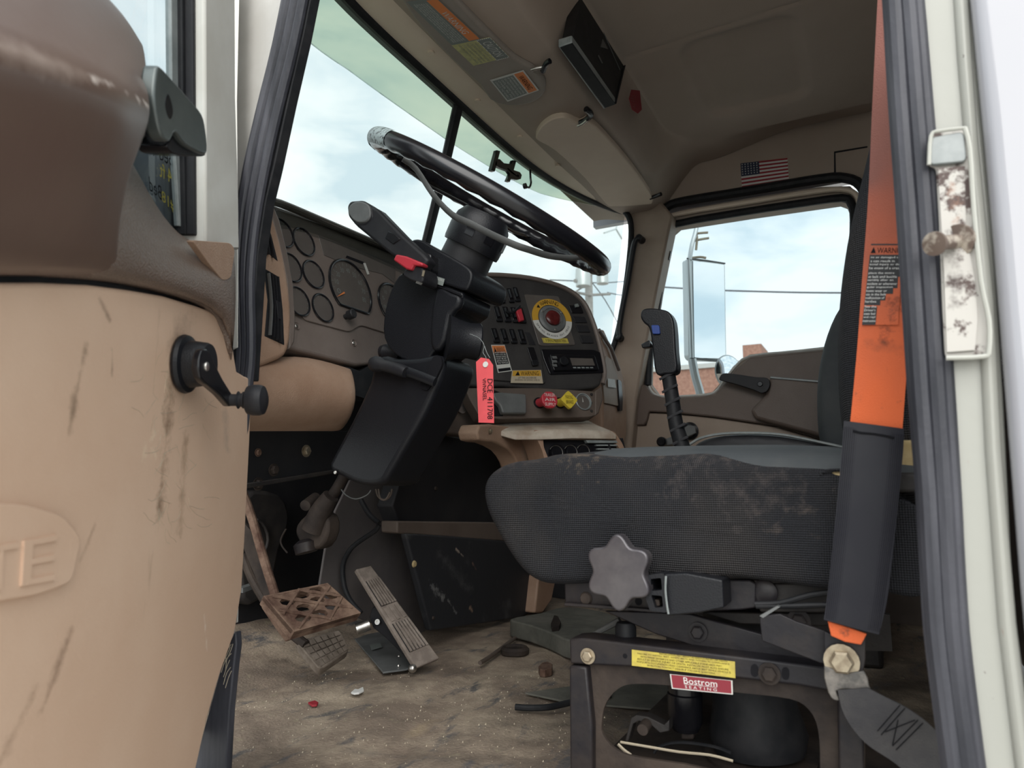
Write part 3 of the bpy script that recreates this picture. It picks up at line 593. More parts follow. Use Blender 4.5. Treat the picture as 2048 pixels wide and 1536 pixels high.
stain_or_shading(T, dp(408, 1230), dp(414, 1300), .003, (.75, .62, .52), .9, ORG, 60, .4)
stain_or_shading(T, dp(190, 1050), dp(160, 1120), .004, (.30, .20, .14), .7, ORG, 30, .5)
stain_or_shading(T, dp(200, 600), dp(220, 640), .003, (.25, .17, .12), .7, ORG, 30, .5)
stain_or_shading(M['brownsm'], dp(-40, 76, .152), dp(200, 168, .15), .010, (.38, .31, .27), .75, ORG, 14, .8)  # both ridge streaks: highlight painted into the vinyl colour along with pale wear
stain_or_shading(M['brownsm'], dp(180, 158, .15), dp(312, 218, .125), .0035, (.60, .53, .48), .9, ORG, 60, .5)
# ================================================================== DASHBOARD
IPN = V(0, -.974, .225); IP = lambda o=0: (V(1.1, 1.0, .70) + IPN * o, IPN)
db = thing('dashboard', (1.3, 1.05, .5), 'brown tan dashboard around the gauges, with tall black louvre vents', 'dashboard')
# gauge housing
gh = px('gauge_surround', [(533, 404), (600, 428), (700, 462), (790, 500), (860, 528), (860, 690), (775, 716), (765, 726), (712, 731), (640, 712), (572, 694), (568, 560), (545, 470)], IP(0), .10, M['dash'], db, bevel=.006, seg=3)
pxtube('top_lip', [(520, 398), (560, 407), (640, 440), (760, 490), (850, 524), (900, 540)], IP(.012), .0085, M['dash'], db, n=10)
lens = px('cluster_panel', rnd([(552, 417), (640, 447), (760, 490), (850, 520), (850, 688), (778, 668), (722, 650), (700, 664), (610, 640), (592, 600), (566, 510), (548, 445)], 8), IP(.004), .004, M['dash'], db, bevel=.0015)
px('warning_light_window', [(637, 471), (790, 526), (792, 568), (765, 548), (700, 532), (648, 510)], IP(.0052), .004, M['face'], db, bevel=.001)
px('printer_slot', [(694, 511), (728, 524), (726, 528), (692, 515)], IP(.0062), .001, M['ink'], db)
px('chrome_sliver', [(727, 526), (731, 526), (739, 548), (735, 549)], IP(.0068), .001, M['s_white'], db)
gauges = [((525, 0), None)]
def gauge(c, e1, e2, big=False, flat=None, needle=None, txt=()):
    """dial as a real circle on the cluster plane: c centre px, radius m"""
    o = at(c[0], c[1], IP(.005)); x = V(1, 0, 0); y = IPN.cross(x).normalized(); y = y if y.z > 0 else -y
    r = e1
    pts = [o + x * r * math.cos(a) + y * r * math.sin(a) for a in [2 * math.pi * i / 40 for i in range(40)]]
    if flat: pts = [p if (p - o).dot(y) > -r * flat else p + y * (-r * flat - (p - o).dot(y)) for p in pts]
    g = slab('gauge', [p + IPN * .0005 for p in pts], -IPN * .004, M['face'], db)
    tube('bezel', [p + IPN * .0015 for p in pts], .0022 if not big else .0030, M['gloss'], g, n=8, closed=True)
    tk = []
    for a in [math.radians(t) for t in range(-20, 201, 22 if not big else 14)]:
        tk.append([o + (x * math.cos(a) + y * math.sin(a)) * r * k + IPN * .001 for k in (.80, .90)])
    tubes('dial_marks', tk, .0005, M['s_grey'], g)['kind'] = 'stuff'
    if big:
        for i, s in enumerate(txt):
            a = math.radians(200 - i * 220 / (len(txt) - 1)); q = o + (x * math.cos(a) + y * math.sin(a)) * r * .66; h = r * .09
            letters('dial_figure', [q - x * h + y * h, q + x * h + y * h, q + x * h - y * h, q - x * h - y * h], IPN, [(s, 0, 1, 0, 1)], M['s_grey'], g, off=.001)
    if needle:
        a = math.radians(needle); slab('needle', [o + (x * math.cos(a) + y * math.sin(a)) * r * .95 + IPN * .002, o + (x * math.cos(a + .07) + y * math.sin(a + .07)) * r * .45 + IPN * .002, o + (x * math.cos(a - .07) + y * math.sin(a - .07)) * r * .45 + IPN * .002], IPN * .001, M['s_orange'], g)
    return g
for c in ((607, 484), (626, 549), (645, 616), (563, 466), (580, 535), (596, 603)): gauge(c, .0305, None)
gauge((701, 578), .069, None, big=True, flat=.72, needle=212, txt=('0', '10', '20', '30', '40', '50', '60', '70', '80'))
gauge((785, 610), .055, None, big=True, flat=.72, txt=('0', '5', '10', '15', '20', '25', '30'))
lathe('reset_knob', at(690, 634, IP(.004)), IPN, [(.0001, 0), (.006, 0), (.006, .010), (.0105, .011), (.0105, .024), (.009, .026), (.0001, .026)], M['blackm'], db, n=20)
for c in ((593, 652), (707, 686)):
    h = lathe('screw_well', at(c[0], c[1], IP(.0005)), IPN, [(.0065, 0), (.0075, .002), (.0085, 0), (.0001, -.0005)], M['dash'], db, n=20)
    lathe('screw', at(c[0], c[1], IP(.002)), IPN, [(.0001, 0), (.004, 0), (.003, .0012), (.0001, .0012)], M['steel'], h, n=10)
# vent tower at the near end
vt = px('vent_tower', cat([(505, 380), (532, 400), (545, 425), (562, 480), (576, 545), (584, 610), (584, 660), (578, 700), (560, 719), (505, 738), (470, 740), (470, 380)], 2), ('Y', .955), .12, M['dtan'], db, bevel=.010, seg=4, vec=V(0, .12, 0))
px('tower_edge', [(548, 412), (560, 440), (575, 500), (588, 570), (592, 640), (590, 684), (580, 700), (577, 640), (573, 560), (558, 490), (540, 425)], ('Y', .962), .04, M['dash'], db, bevel=.004)
for (o, n_, nm) in (([(518, 430), (530, 432), (543, 470), (556, 522), (522, 494)], 3, 'a'), ([(528, 536), (559, 554), (566, 620), (569, 690), (530, 672), (536, 600)], 4, 'b')):
    g = px('louvre_vent', o, ('Y', .9535), .006, M['rubberd'], db, bevel=.001)
    us = [p for p in o]
    for k in range(n_):
        t = (k + .5) / n_
        if nm == 'b': pth = [(534 + 24 * t, 545 + 10 * t), (540 + 22 * t, 610 + 6 * t), (536 + 28 * t, 668 + 18 * t)]
        else: pth = [(516 + 12 * t, 434), (522 + 18 * t, 466), (524 + 28 * t, 500 + 18 * t)]
        pxtube('vent_slat', pth, ('Y', .949), .0042, M['grey'] if k < 1 else M['blackm'], g, n=6, flat=.45, flatdir=(1, 0, 0))
    if nm == 'b': px('vent_thumb_tab', [(553, 600), (561, 604), (563, 640), (556, 636)], ('Y', .945), .006, M['blackm'], g, bevel=.001)
# knee bolster: bulging
def kb_row(v0, o): return [at(u, v0(u), ('Y', .985 - o)) for u in (455, 500, 560, 620, 680, 706, 714)]
ktop = lambda u: 700 + (u - 575) * .27 if u > 560 else 722 - (u - 500) * .2
rowsk = []
for f_, o, sh in ((0, -.02, 0), (.04, .015, 2), (.2, .035, 6), (.5, .040, 8), (.78, .02, 0), (.96, -.02, -14), (1, -.06, -22)):
    r_ = []
    for u in (440, 500, 560, 620, 670, 700, 712):
        vt_ = ktop(u); vb = 862 - max(0, u - 640) * .0; uu = u + (sh if u > 690 else 0) + (-12 * abs(f_ - .45) if u > 690 else 0)
        r_.append(at(uu, vt_ + (vb - vt_) * f_, ('Y', .985 - o)))
    rowsk.append(r_)
sheet('knee_bolster', rowsk, V(0, .03, 0), M['dtan'], db, sub=1)
px('under_dash_rim', [(580, 712), (700, 735), (720, 742), (790, 700), (800, 730), (740, 800), (708, 790), (700, 745)], ('Y', 1.0), .05, M['rubberd'], db)
# dark beam under the dash behind the column, tan piece to its right
px('right_bolster', [(905, 770), (960, 772), (962, 838), (962, 846), (950, 866), (930, 873), (860, 860), (870, 800)], ('Y', 1.03), .05, M['dbrown'], db, bevel=.006, seg=3)
lathe('ignition_bezel', at(921, 806, ('Y', 1.028)), (0, -1, .1), [(.0001, 0), (.030, 0), (.031, .003), (.029, .004), (.026, .0015), (.0001, .0015)], M['dash'], db, n=28)
px('key_slot', [(906, 790), (912, 800), (916, 812), (910, 806)], ('Y', 1.022), .002, M['ink'], db)
px('under_column_cap', [(930, 712), (955, 712), (958, 770), (905, 775), (890, 740)], ('Y', 1.02), .04, M['rubberd'], db, bevel=.006)
# far end of the dash
px('end_trim', cat([(1204, 660), (1222, 690), (1240, 730), (1250, 770), (1254, 830), (1248, 890), (1210, 890), (1206, 780)], 3), ('Y', .775), .25, M['dtan'], db, bevel=.008, vec=V(0, .25, 0))
px('end_cover', [(1212, 712), (1226, 720), (1236, 755), (1240, 800), (1236, 812), (1210, 806), (1206, 760)], ('Y', .769), .004, M['ptan'], db, bevel=.001)
px('end_vent', rnd([(1236, 758), (1243, 762), (1246, 800), (1245, 822), (1240, 822), (1238, 790)], 3), ('Y', .764), .01, M['gloss'], db, bevel=.001)
sticker('warning_label', [(1215, 757), (1229, 759), (1232, 776), (1216, 774)], ('Y', .765), M['s_white'], db, label='small white sticker on the end of the dash')
tube('end_lip', [at(u, v, ('Y', .765)) for u, v in ((1198, 660), (1222, 696), (1238, 740))], .006, M['dash'], db)
# ------------------------------------------------------------------ angled switch panel
SN = V(-.61, -.757, .23).normalized(); SP = lambda o=0: (V(1.67, .97, .70) + SN * o, SN)
sp = thing('switch_panel', (1.85, .92, .70), 'charcoal switch panel angled to the driver, with round brake warning ring', 'control panel')
px('panel_body', cat([(930, 552), (985, 551), (1040, 555), (1100, 567), (1140, 583), (1168, 606), (1186, 645), (1200, 700), (1207, 740), (1203, 764), (1188, 776), (1100, 782), (1000, 772), (920, 768), (905, 700), (915, 600)], 2), SP(0), .05, M['panel'], sp, bevel=.008, seg=4)
pxtube('edge_lip', [(960, 550), (1000, 550), (1060, 556), (1115, 570), (1150, 588), (1172, 612), (1190, 655), (1203, 705), (1210, 745), (1206, 768)], SP(.002), .0075, M['dash'], sp, n=8)
px('raised_bezel', rnd([(952, 578), (1045, 575), (1080, 700), (1092, 768), (960, 758)], 8), SP(.006), .008, M['panel'], sp, bevel=.002)
px('gauge_bay', rnd([(1047, 588), (1118, 592), (1152, 690), (1090, 692), (1078, 690)], 5), SP(.004), .006, M['face'], sp, bevel=.002)
o = at(1104, 638, SP(.006)); X_ = V(.779, -.628, 0); Y_ = SN.cross(X_).normalized(); Y_ = Y_ if Y_.z > 0 else -Y_
def arcpoly(r0, r1, a0, a1, n=24): 
    A_ = [math.radians(a0 + (a1 - a0) * i / n) for i in range(n + 1)]
    return [o + (X_ * math.cos(a) + Y_ * math.sin(a)) * r1 for a in A_] + [o + (X_ * math.cos(a) + Y_ * math.sin(a)) * r0 for a in reversed(A_)]
RG = .067
slab('warning_ring', arcpoly(RG * .70, RG, -3, 190), SN * .0012, M['s_amber'], sp, smooth=False, label='amber upper half of the round warning ring')
slab('warning_ring', arcpoly(RG * .70, RG, 190, 357), SN * .0012, M['s_white'], sp, smooth=False, label='white lower half of the round warning ring')
def arctext(s, r, a0, a1, h, m_, up=1):
    n = len(s)
    for i, ch in enumerate(s):
        if ch == ' ': continue
        a = math.radians(a0 + (a1 - a0) * (i + .5) / n); q = o + (X_ * math.cos(a) + Y_ * math.sin(a)) * r + SN * .0014
        rad = (X_ * math.cos(a) + Y_ * math.sin(a)) * up; tan = (X_ * math.sin(a) - Y_ * math.cos(a)) * up
        letters('ring_letter', [q - tan * h * .45 + rad * h * .5, q + tan * h * .45 + rad * h * .5, q + tan * h * .45 - rad * h * .5, q - tan * h * .45 - rad * h * .5], SN, [(ch, .42, .58, 0, 1) if ch == 'I' else (ch, .08, .92, 0, 1)], m_, sp)
arctext('WARNING', RG * .85, 128, 62, .014, M['ink'])
arctext('SPRING BRAKES MAY DRAG', RG * .85, 200, 340, .0062, M['ink'], up=-1)
q = o + (X_ * math.cos(math.radians(138)) + Y_ * math.sin(math.radians(138))) * RG * .85 + SN * .0014
slab('alert_triangle', [q + Y_ * .006, q - Y_ * .005 + X_ * .006, q - Y_ * .005 - X_ * .006], SN * .0003, M['ink'], sp)
lathe('brake_button', o, SN, [(.0001, 0), (RG * .66, 0), (RG * .66, .003), (RG * .60, .006), (RG * .5, .007), (RG * .5, .004), (RG * .36, .004), (.0001, .004)], M['grey'], sp, n=36)
bb = lathe('red_lens', o, SN, [(RG * .36, .004), (RG * .36, .011), (RG * .30, .014), (RG * .14, .0145), (.0001, .0135)], M['dred'], sp, n=30)
for a in (150, 35, 275): bolt('bezel_screw', o + (X_ * math.cos(math.radians(a)) + Y_ * math.sin(math.radians(a))) * RG * .57 + SN * .006, SN, .0035, M['steel'], sp, washer=False)
k_, Q, n_ = sticker('yellow_strip_label', [(1083, 676), (1134, 677), (1138, 687), (1087, 686)], SP(.005), M['s_yel'], sp)
letters('lettering', Q, n_, [('IF SPRING MALFUNCTION', .12, .9, .22, .8)], M['ink'], k_)
# toggle switches
def toggle(u, v, w, h, red=False, lift=0):
    t = px('rocker_switch', rnd([(u, v), (u + w, v), (u + w + h * .30, v + h), (u + h * .30, v + h)], 3), SP(.009), .006, M['gloss'], sp, bevel=.001)
    pxtube('rocker_paddle', [(u + w * .5 + h * .03, v + 3), (u + w * .5 + h * .10, v + h * .38), (u + w * .5 + h * .2, v + h * .7)], SP(.013), .0045, M['red'] if red else M['black'], t, n=8, flat=.55)
    px('rocker_foot', rnd([(u + h * .25, v + h * .84), (u + w + h * .25, v + h * .84), (u + w + h * .32, v + h), (u + h * .29, v + h)], 2), SP(.014), .006, M['black'], t, bevel=.001)
for i, (u, v) in enumerate(((994, 577), (1012, 576), (1024, 574))): toggle(u, v, 10, 28)
for i, u in enumerate((986, 1003, 1019, 1033)): toggle(u, 612 + i, 12, 30, red=(i == 3))
for i, u in enumerate((981, 999, 1016, 1034)): toggle(u, 656 + i * .8, 12, 28)
px('red_switch_guard', [(1032, 620), (1043, 618), (1049, 640), (1040, 642)], SP(.024), .012, M['red'], sp, bevel=.002, label='red flip guard on a switch')
pxtube('switch_guard_arm', [(1012, 622), (1024, 626), (1040, 612)], SP(.022), .004, M['black'], sp, n=8)
px('blank_switch', [(1049, 664), (1060, 665), (1072, 690), (1059, 690)], SP(.0075), .002, M['blackm'], sp, bevel=.0008)
px('dimmer_switch', rnd([(1054, 694), (1068, 694), (1079, 727), (1066, 730)], 3), SP(.009), .004, M['gloss'], sp, bevel=.001)
px('dimmer_foot', rnd([(1063, 720), (1076, 720), (1078, 730), (1066, 732)], 3), SP(.014), .006, M['black'], sp, bevel=.001)
# right column of blanks
for (a, b) in ((610, 626), (632, 645), (650, 664), (670, 686)):
    s0 = (a - 600) * .35
    px('blank_switch', rnd([(1134 + s0, a), (1158 + s0, a + 1), (1164 + s0, b), (1140 + s0, b)], 2), SP(.004), .004, M['blackm'] if a > 612 else M['gloss'], sp, bevel=.001)
px('small_knob', [(1150, 608), (1156, 607), (1159, 613), (1152, 614)], SP(.010), .006, M['s_grey'], sp, bevel=.001)
# labels on the panel
def warnlabel(corners, pl, host, top, bodyc, lines, word='WARNING', split=.3, label=None):
    k_, Q, n_ = sticker('warning_label', corners, pl, bodyc, host, label=label)
    patch('label_header', Q, n_, [(.03, .97, .03, split)], top, k_)
    letters('lettering', Q, n_, [(word, .3, .9, .08, split - .05)], M['ink'], k_)
    q1 = quadmap(Q, .20, .07) + n_ * .0005; q2 = quadmap(Q, .12, split - .05) + n_ * .0005; q3 = quadmap(Q, .27, split - .05) + n_ * .0005
    make('alert_triangle', [q1, q2, q3], [(0, 1, 2)], M['ink'], k_, smooth=False)
    return k_, Q, n_
k_, Q, n_ = warnlabel([(982, 690), (1009, 690), (1024, 742), (996, 746)], SP(.007), sp, M['s_orange'], M['s_white'], None, label='tall white and orange warning sticker')
patch('label_dark_field', Q, n_, [(.06, .94, .24, .72), (.06, .94, .86, .97)], M['ink'], k_)
letters('lettering', Q, n_, [(s, .12, .88, .26 + i * .075, .315 + i * .075) for i, s in enumerate(('DO NOT OPERATE', 'WITH LOW AIR', 'PARKING BRAKE', 'MUST BE SET', 'BEFORE LEAVING', 'THE VEHICLE'))], M['inkw'], k_, off=.0006)
k_, Q, n_ = warnlabel([(1024, 741), (1082, 740), (1086, 767), (1021, 766)], SP(.007), sp, M['s_amber'], M['s_beige'], None, split=.46, label='wide amber and beige warning sticker')
letters('lettering', Q, n_, [('LIFT THIS AXLE BEFORE', .22, .8, .52, .66), ('REVERSING OR DRIVING OVER 30', .12, .9, .70, .82)], M['ink'], k_)
# radio
rd = thing('car_radio', at(1150, 725, SP(0)), 'black single slot radio with round dial in the switch panel', 'radio')
px('radio_bay', rnd([(1082, 698), (1188, 699), (1204, 706), (1212, 745), (1100, 749), (1088, 720)], 4), SP(.0045), .01, M['gloss'], rd, bevel=.002)
px('radio_face', rnd([(1100, 708), (1190, 710), (1199, 740), (1108, 741)], 4), SP(.012), .008, M['gloss'], rd, bevel=.002)
px('display', [(1140, 716), (1185, 717), (1190, 731), (1145, 731)], SP(.0135), .001, M['face'], rd, label='grey unlit display')
lathe('volume_dial', at(1126, 724, SP(.012)), SN, [(.0001, 0), (.014, 0), (.014, .008), (.012, .010), (.0001, .009)], M['black'], rd, n=24)
for i in range(3): px('preset_button', [(1104, 712 + i * 8), (1113, 712 + i * 8), (1115, 717 + i * 8), (1106, 717 + i * 8)], SP(.014), .002, M['grey'], rd, bevel=.0005)
for i in range(5): px('preset_button', [(1146 + i * 8.5, 734), (1152 + i * 8.5, 734), (1153 + i * 8.5, 736.5), (1147 + i * 8.5, 736.5)], SP(.0135), .001, M['greyp'], rd, smooth=False)
# ------------------------------------------------------------------ valve strip below
vs_ = thing('brake_valve_panel', (1.85, .93, .60), 'brown strip under the switch panel with the two brake valve knobs', 'control panel')
VP = lambda o=0: (V(1.67, .97, .70) + SN * (.012 + o), SN)
px('panel_plate', rnd([(930, 776), (1080, 776), (1180, 782), (1196, 784), (1197, 828), (1180, 834), (1000, 838), (960, 834), (940, 800)], 4), VP(0), .05, M['dbrown'], vs_, bevel=.004)
px('panel_cheek', [(1190, 782), (1204, 772), (1206, 800), (1198, 826), (1190, 832)], VP(.002), .05, M['dbrown'], vs_, bevel=.004)
px('lever_guard', rnd([(985, 786), (1000, 784), (1052, 788), (1054, 826), (1005, 826), (1000, 810), (990, 800)], 4), VP(.022), .02, M['grey'], vs_, bevel=.004, seg=3)
px('guard_shadow_gap', [(988, 780), (1004, 786), (1006, 832), (985, 832)], VP(.002), .002, M['ink'], vs_)
def knobrod(u, v, uu, vv, m_, shape, lab):
    b = at(u, v, VP(0)); t = at(uu, vv, VP(.06)); ax = (t - b); L_ = ax.length
    k = lathe('valve_stem', b, ax, [(.0001, 0), (.0125, 0), (.0125, L_ * .8), (.0001, L_ * .8)], m_, vs_, n=18, label=lab)
    lathe('stem_collar', b, SN, [(.0001, 0), (.017, 0), (.016, .003), (.0001, .003)], M['gloss'], vs_, n=20)
    A_ = [i * 2 * math.pi / shape + (math.pi / 8 if shape == 8 else math.pi / 2) for i in range(shape)]; R0 = .026 if shape == 8 else .028
    P = rnd([t + (X_ * math.cos(a) + Y_ * math.sin(a)) * R0 for a in A_], .006, 3)
    s = slab('valve_knob', P, -SN * .012, m_, k, bevel=.003, seg=3)
    return t, s, k
for args, wd in (((1078, 806, 1100, 799, M['red'], 8, 'red octagonal knob'), ('TRAILER', 'AIR', 'SUPPLY')), ((1119, 806, 1139, 799, M['yel'], 4, 'yellow diamond knob'), ('PARKING', 'BRAKE'))):
    t, s, k = knobrod(*args)
    c_ = .35 if args[5] == 8 else .26; h = .026 * (.8 if args[5] == 8 else .55)
    Q = [t + X_ * a * h + Y_ * b * h for a, b in ((-1, 1), (1, 1), (1, -1), (-1, -1))]
    letters('lettering', Q, SN, [(w, .1, .9, i / len(wd) + .05, (i + 1) / len(wd) - .05) for i, w in enumerate(wd)], M['s_white'] if args[5] == 8 else M['ink'], k)
pg = lathe('pressure_gauge', at(1166, 804, VP(0)), SN, [(.0001, 0), (.025, 0), (.026, .005), (.0235, .006), (.022, .002), (.0001, .002)], M['greyp'], vs_, n=28)
lathe('gauge_dial', at(1166, 804, VP(.0025)), SN, [(.0001, 0), (.0215, 0), (.0001, .0004)], M['face'], pg, n=24)
a = at(1166, 804, VP(.0035)); slab('gauge_needle', [a + Y_ * .015, a + X_ * .0015, a - X_ * .0015], SN * .0005, M['s_white'], pg)
for u, v in ((1183, 789), (1183, 822), (1182, 806)): lathe('screw', at(u, v, VP(0)), SN, [(.0001, 0), (.005, 0), (.004, .002), (.0001, .002)], M['dark'], vs_, n=12)
# ------------------------------------------------------------------ heater console
HN = V(-.628, -.779, .05).normalized(); HP = lambda o=0: (V(1.68, .86, .5) + HN * o, HN)
hc = thing('heater_console', (1.85, .80, .30), 'tan console behind the seat with heater dials and air vents', 'console')
px('side_cheek', cat([(960, 849), (1010, 852), (1058, 862), (1076, 880), (1090, 915), (1100, 960), (1050, 960), (1035, 925), (1018, 900), (985, 884), (958, 880)], 2), ('Y', .90), .06, M['dtan'], hc, bevel=.006, seg=3)
sheet('console_top', [[at(u, v, HP(o)) for u, v, o in r] for r in ([(962, 850, -.08), (1040, 846, -.10), (1110, 842, -.12), (1178, 841, -.14)], [(975, 856, -.05), (1050, 852, -.06), (1120, 850, -.06), (1196, 850, -.06)], [(1000, 862, -.02), (1075, 860, 0), (1140, 858, 0), (1225, 862, 0)], [(1030, 870, 0), (1084, 870, .008), (1145, 868, .008), (1234, 870, .008)])], V(0, 0, -.015), M['dust'], hc, bevel=.004)
px('console_front', rnd([(1066, 860), (1228, 862), (1244, 885), (1254, 908), (1262, 960), (1100, 960), (1084, 900)], 6), HP(0), .10, M['dtan'], hc, bevel=.006, seg=3, holes=[rnd([(1086, 878), (1228, 880), (1240, 898), (1250, 935), (1104, 935), (1088, 895)], 4)])
px('control_panel', [(1084, 876), (1246, 876), (1262, 945), (1094, 945)], HP(-.022), .01, M['blackm'], hc, bevel=.001)
for u, v in ((1112, 906), (1141, 905), (1166, 904)):
    k = lathe('heater_dial', at(u, v, HP(-.020)), HN, [(.0001, 0), (.024, 0), (.023, .014), (.020, .018), (.0001, .017)], M['gloss'], hc, n=28)
    cc_ = at(u, v, HP(-.003)); tube('chrome_rim', [cc_ + (V(.779, -.628, 0) * math.cos(a) + V(0, 0, 1) * math.sin(a)) * .0205 for a in [math.radians(-30 + 12 * i) for i in range(16)]], .0012, M['steel'], k, n=6)
av = px('air_vent', [(1174, 881), (1232, 882), (1242, 896), (1252, 930), (1186, 930)], HP(-.012), .012, M['gloss'], hc, bevel=.002)
px('vent_top', [(1172, 880), (1233, 881), (1236, 886), (1176, 886)], HP(.002), .016, M['greyp'], hc, bevel=.001)
for i in range(4):
    for (u0, u1) in ((1192, 1216), (1219, 1244)): px('vent_slat', [(u0 + i * 3, 889 + i * 7.5), (u1 + i * 3, 889 + i * 7.5), (u1 + 1 + i * 3, 892 + i * 7.5), (u0 + 1 + i * 3, 892 + i * 7.5)], HP(-.002), .012, M['greyp'], av, bevel=.0006)
px('vent_divider', [(1216, 888), (1219, 888), (1232, 926), (1228, 926)], HP(0), .01, M['blackm'], av)
bolt('trim_screw', at(980, 862, ('Y', .899)), (0, -1, 0), .006, M['zinc'], hc)
# ------------------------------------------------------------------ engine cover and kick panels
ec = thing('engine_cover', (1.8, 1.07, .03), 'black scuffed engine cover panels below the dash, with a tan ledge', 'cover')
px('upper_panel', cat([(840, 870), (900, 872), (960, 882), (1000, 892), (1028, 915), (1040, 960), (1050, 1050), (1000, 1052), (800, 1052), (800, 960)], 2), ('Y', 1.08), .05, M['deep'], ec, bevel=.004)
px('ledge', [(795, 1042), (1012, 1045), (1060, 1060), (1100, 1085), (1090, 1100), (1010, 1083), (812, 1068), (795, 1066)], ('Y', 1.04), .05, M['dbrown'], ec, bevel=.004)
px('lower_panel', [(812, 1067), (900, 1072), (1010, 1082), (1095, 1110), (1092, 1160), (1078, 1216), (1040, 1236), (862, 1262), (846, 1200)], ('Y', 1.035), .02, M['scuffb'], ec, bevel=.005, seg=3)
px('side_leg', [(1078, 1150), (1112, 1160), (1104, 1200), (1086, 1226), (1070, 1226)], ('Y', 1.0), .05, M['dtan'], ec, bevel=.006)
for u, v, r in ((1003, 911, .007), (871, 977, .006), (866, 1236, .005), (828, 1128, .009)): lathe('fastener', at(u, v, ('Y', 1.078 if v < 1000 else 1.034)), (0, -1, 0), [(.0001, 0), (r, 0), (r * .7, .004), (.0001, .004)], M['dirtsteel'] if r < .008 else M['foam'], ec, n=14)
EO = wl(ec)
for (u, v, u2, v2, r_, c_) in ((912, 1098, 926, 1112, .004, (.42, .34, .28)), (862, 1170, 884, 1196, .012, (.22, .22, .22)), (896, 1200, 912, 1226, .006, (.20, .20, .20)), (940, 1216, 946, 1222, .006, (.25, .17, .12)), (945, 1126, 952, 1138, .004, (.16, .10, .08)), (880, 1110, 940, 1180, .018, (.06, .06, .062))):
    stain_or_shading(M['scuffb'], at(u, v, ('Y', 1.035)), at(u2, v2, ('Y', 1.035)), r_, c_, .8, EO, 45, .5)
# ================================================================== STEERING
WA = V(0, -.545, .838); WB = V(0, .838, .545); CA = V(0, -.5, .866); CB = V(0, .866, .5); CX = V(1, 0, 0); HUB = V(1.17, .655, .975)
def S(t, x=0, b=0): return HUB - CA * t + CX * x + CB * b
sw = thing('steering_wheel', tuple(HUB), 'large black steering wheel with finger grips and a pale worn patch', 'steering wheel')
RW = .253; rim = []
nR = 144
for i in range(nR):
    a = 2 * math.pi * i / nR; rim.append(HUB + (CX * math.cos(a) + WB * math.sin(a)) * RW)
rowsw = []
for i, c in enumerate(rim):
    a = 2 * math.pi * i / nR; rad = (CX * math.cos(a) + WB * math.sin(a)); rr = []
    grip = .0022 * (1 + math.cos(a * 36))
    for j in range(16):
        t = 2 * math.pi * j / 16; q = .0185
        dv = rad * math.cos(t) * q + WA * math.sin(t) * q * .95
        if math.sin(t) < .2: dv *= 1 - grip / .016 * max(0, -math.cos(t) * .6 - math.sin(t) * .6)
        rr.append(c + dv)
    rowsw.append(rr)
rowsw.append(rowsw[0])
loft('rim', rowsw, M['gloss'], sw, caps=False)
# worn patch: thin shell over the rim towards the near front
k0 = []
for i in range(46, 66):
    a = 2 * math.pi * i / nR
    rad = (CX * math.cos(a) + WB * math.sin(a)); c = HUB + rad * RW
    k0.append([c + (rad * math.cos(t) + WA * math.sin(t)) * .0191 for t in [math.radians(-58 + 11.5 * j) for j in range(12)]])
wornm = layered('worn_rim_coating', (.05, .055, .06), [((.30, .36, .37), 26, .30, .42, (1, 1, 1)), ((.02, .02, .02), 150, .52, .60, (1, 1, 1))], .5)
sheet('worn_coating', k0, CA * .0003, wornm, sw, label='pale cracked coating on the rim')
for sgn in (-1, 1):
    pass
spk = [at(u, v, ('X', x)) for u, v, x in ((806, 318, 1.03), (832, 338, 1.05), (868, 392, 1.07), (905, 430, 1.08), (940, 447, 1.085), (985, 470, 1.09), (1030, 490, 1.10), (1060, 500, 1.12), (1100, 512, 1.16), (1142, 516, 1.20), (1175, 512, 1.23))]
tube('spoke', spk, .0075, M['grey'], sw, n=8, flat=.35, flatdir=(.2, .2, 1), smooth_n=3)
for t0 in (math.radians(10), math.radians(95)):
    rd_ = CX * math.cos(t0) + CB * math.sin(t0); tube('spoke', [HUB + rd_ * .05 - CA * .02, HUB + rd_ * .15 - CA * .015, HUB + rd_ * .245], .009, M['gloss'], sw, n=8, flat=.4, flatdir=tuple(CA))
lathe('hub_cap', S(.062), CA, [(.0001, -.035), (.058, -.035), (.0595, -.028), (.0605, .0), (.0565, .024), (.046, .040), (.0001, .045)], M['black'], sw, n=40)
for a in (200, 240, 290): 
    t = math.radians(a); rd_ = CX * math.cos(t) + CB * math.sin(t)
    box('hub_notch', S(.064) + rd_ * .0595, (.009, .0015, .012), M['gloss'], sw, R=Matrix((rd_.cross(CA), rd_, CA)).transposed())
sc = thing('steering_column', tuple(S(.30)), 'tall black steering column shroud with tilt lever, below the wheel', 'steering column')
lathe('boot', S(.20), CA, [(.0001, -.02), (.056, -.02), (.055, .0), (.053, .05), (.051, .12), (.0001, .12)], M['blackm'], sc, n=40)
# canopy ring and shroud: outlines on the near side, real width across the cab
px('canopy', cat([(820, 486), (830, 478), (846, 481), (866, 493), (900, 512), (930, 530), (942, 542), (944, 556), (936, 576), (926, 580), (900, 572), (870, 562), (836, 546), (820, 520)], 3), ('X', 1.10), .0, M['black'], sc, vec=V(.14, 0, 0), bevel=.010, seg=4)
px('upper_shroud', cat([(806, 545), (835, 552), (880, 568), (918, 582), (926, 588), (920, 612), (906, 622), (900, 640), (898, 672), (884, 692), (866, 704), (852, 722), (820, 724), (786, 706), (768, 676), (767, 640), (775, 598), (790, 562)], 2), ('X', 1.105), .0, M['black'], sc, vec=V(.11, 0, 0), bevel=.014, seg=4)
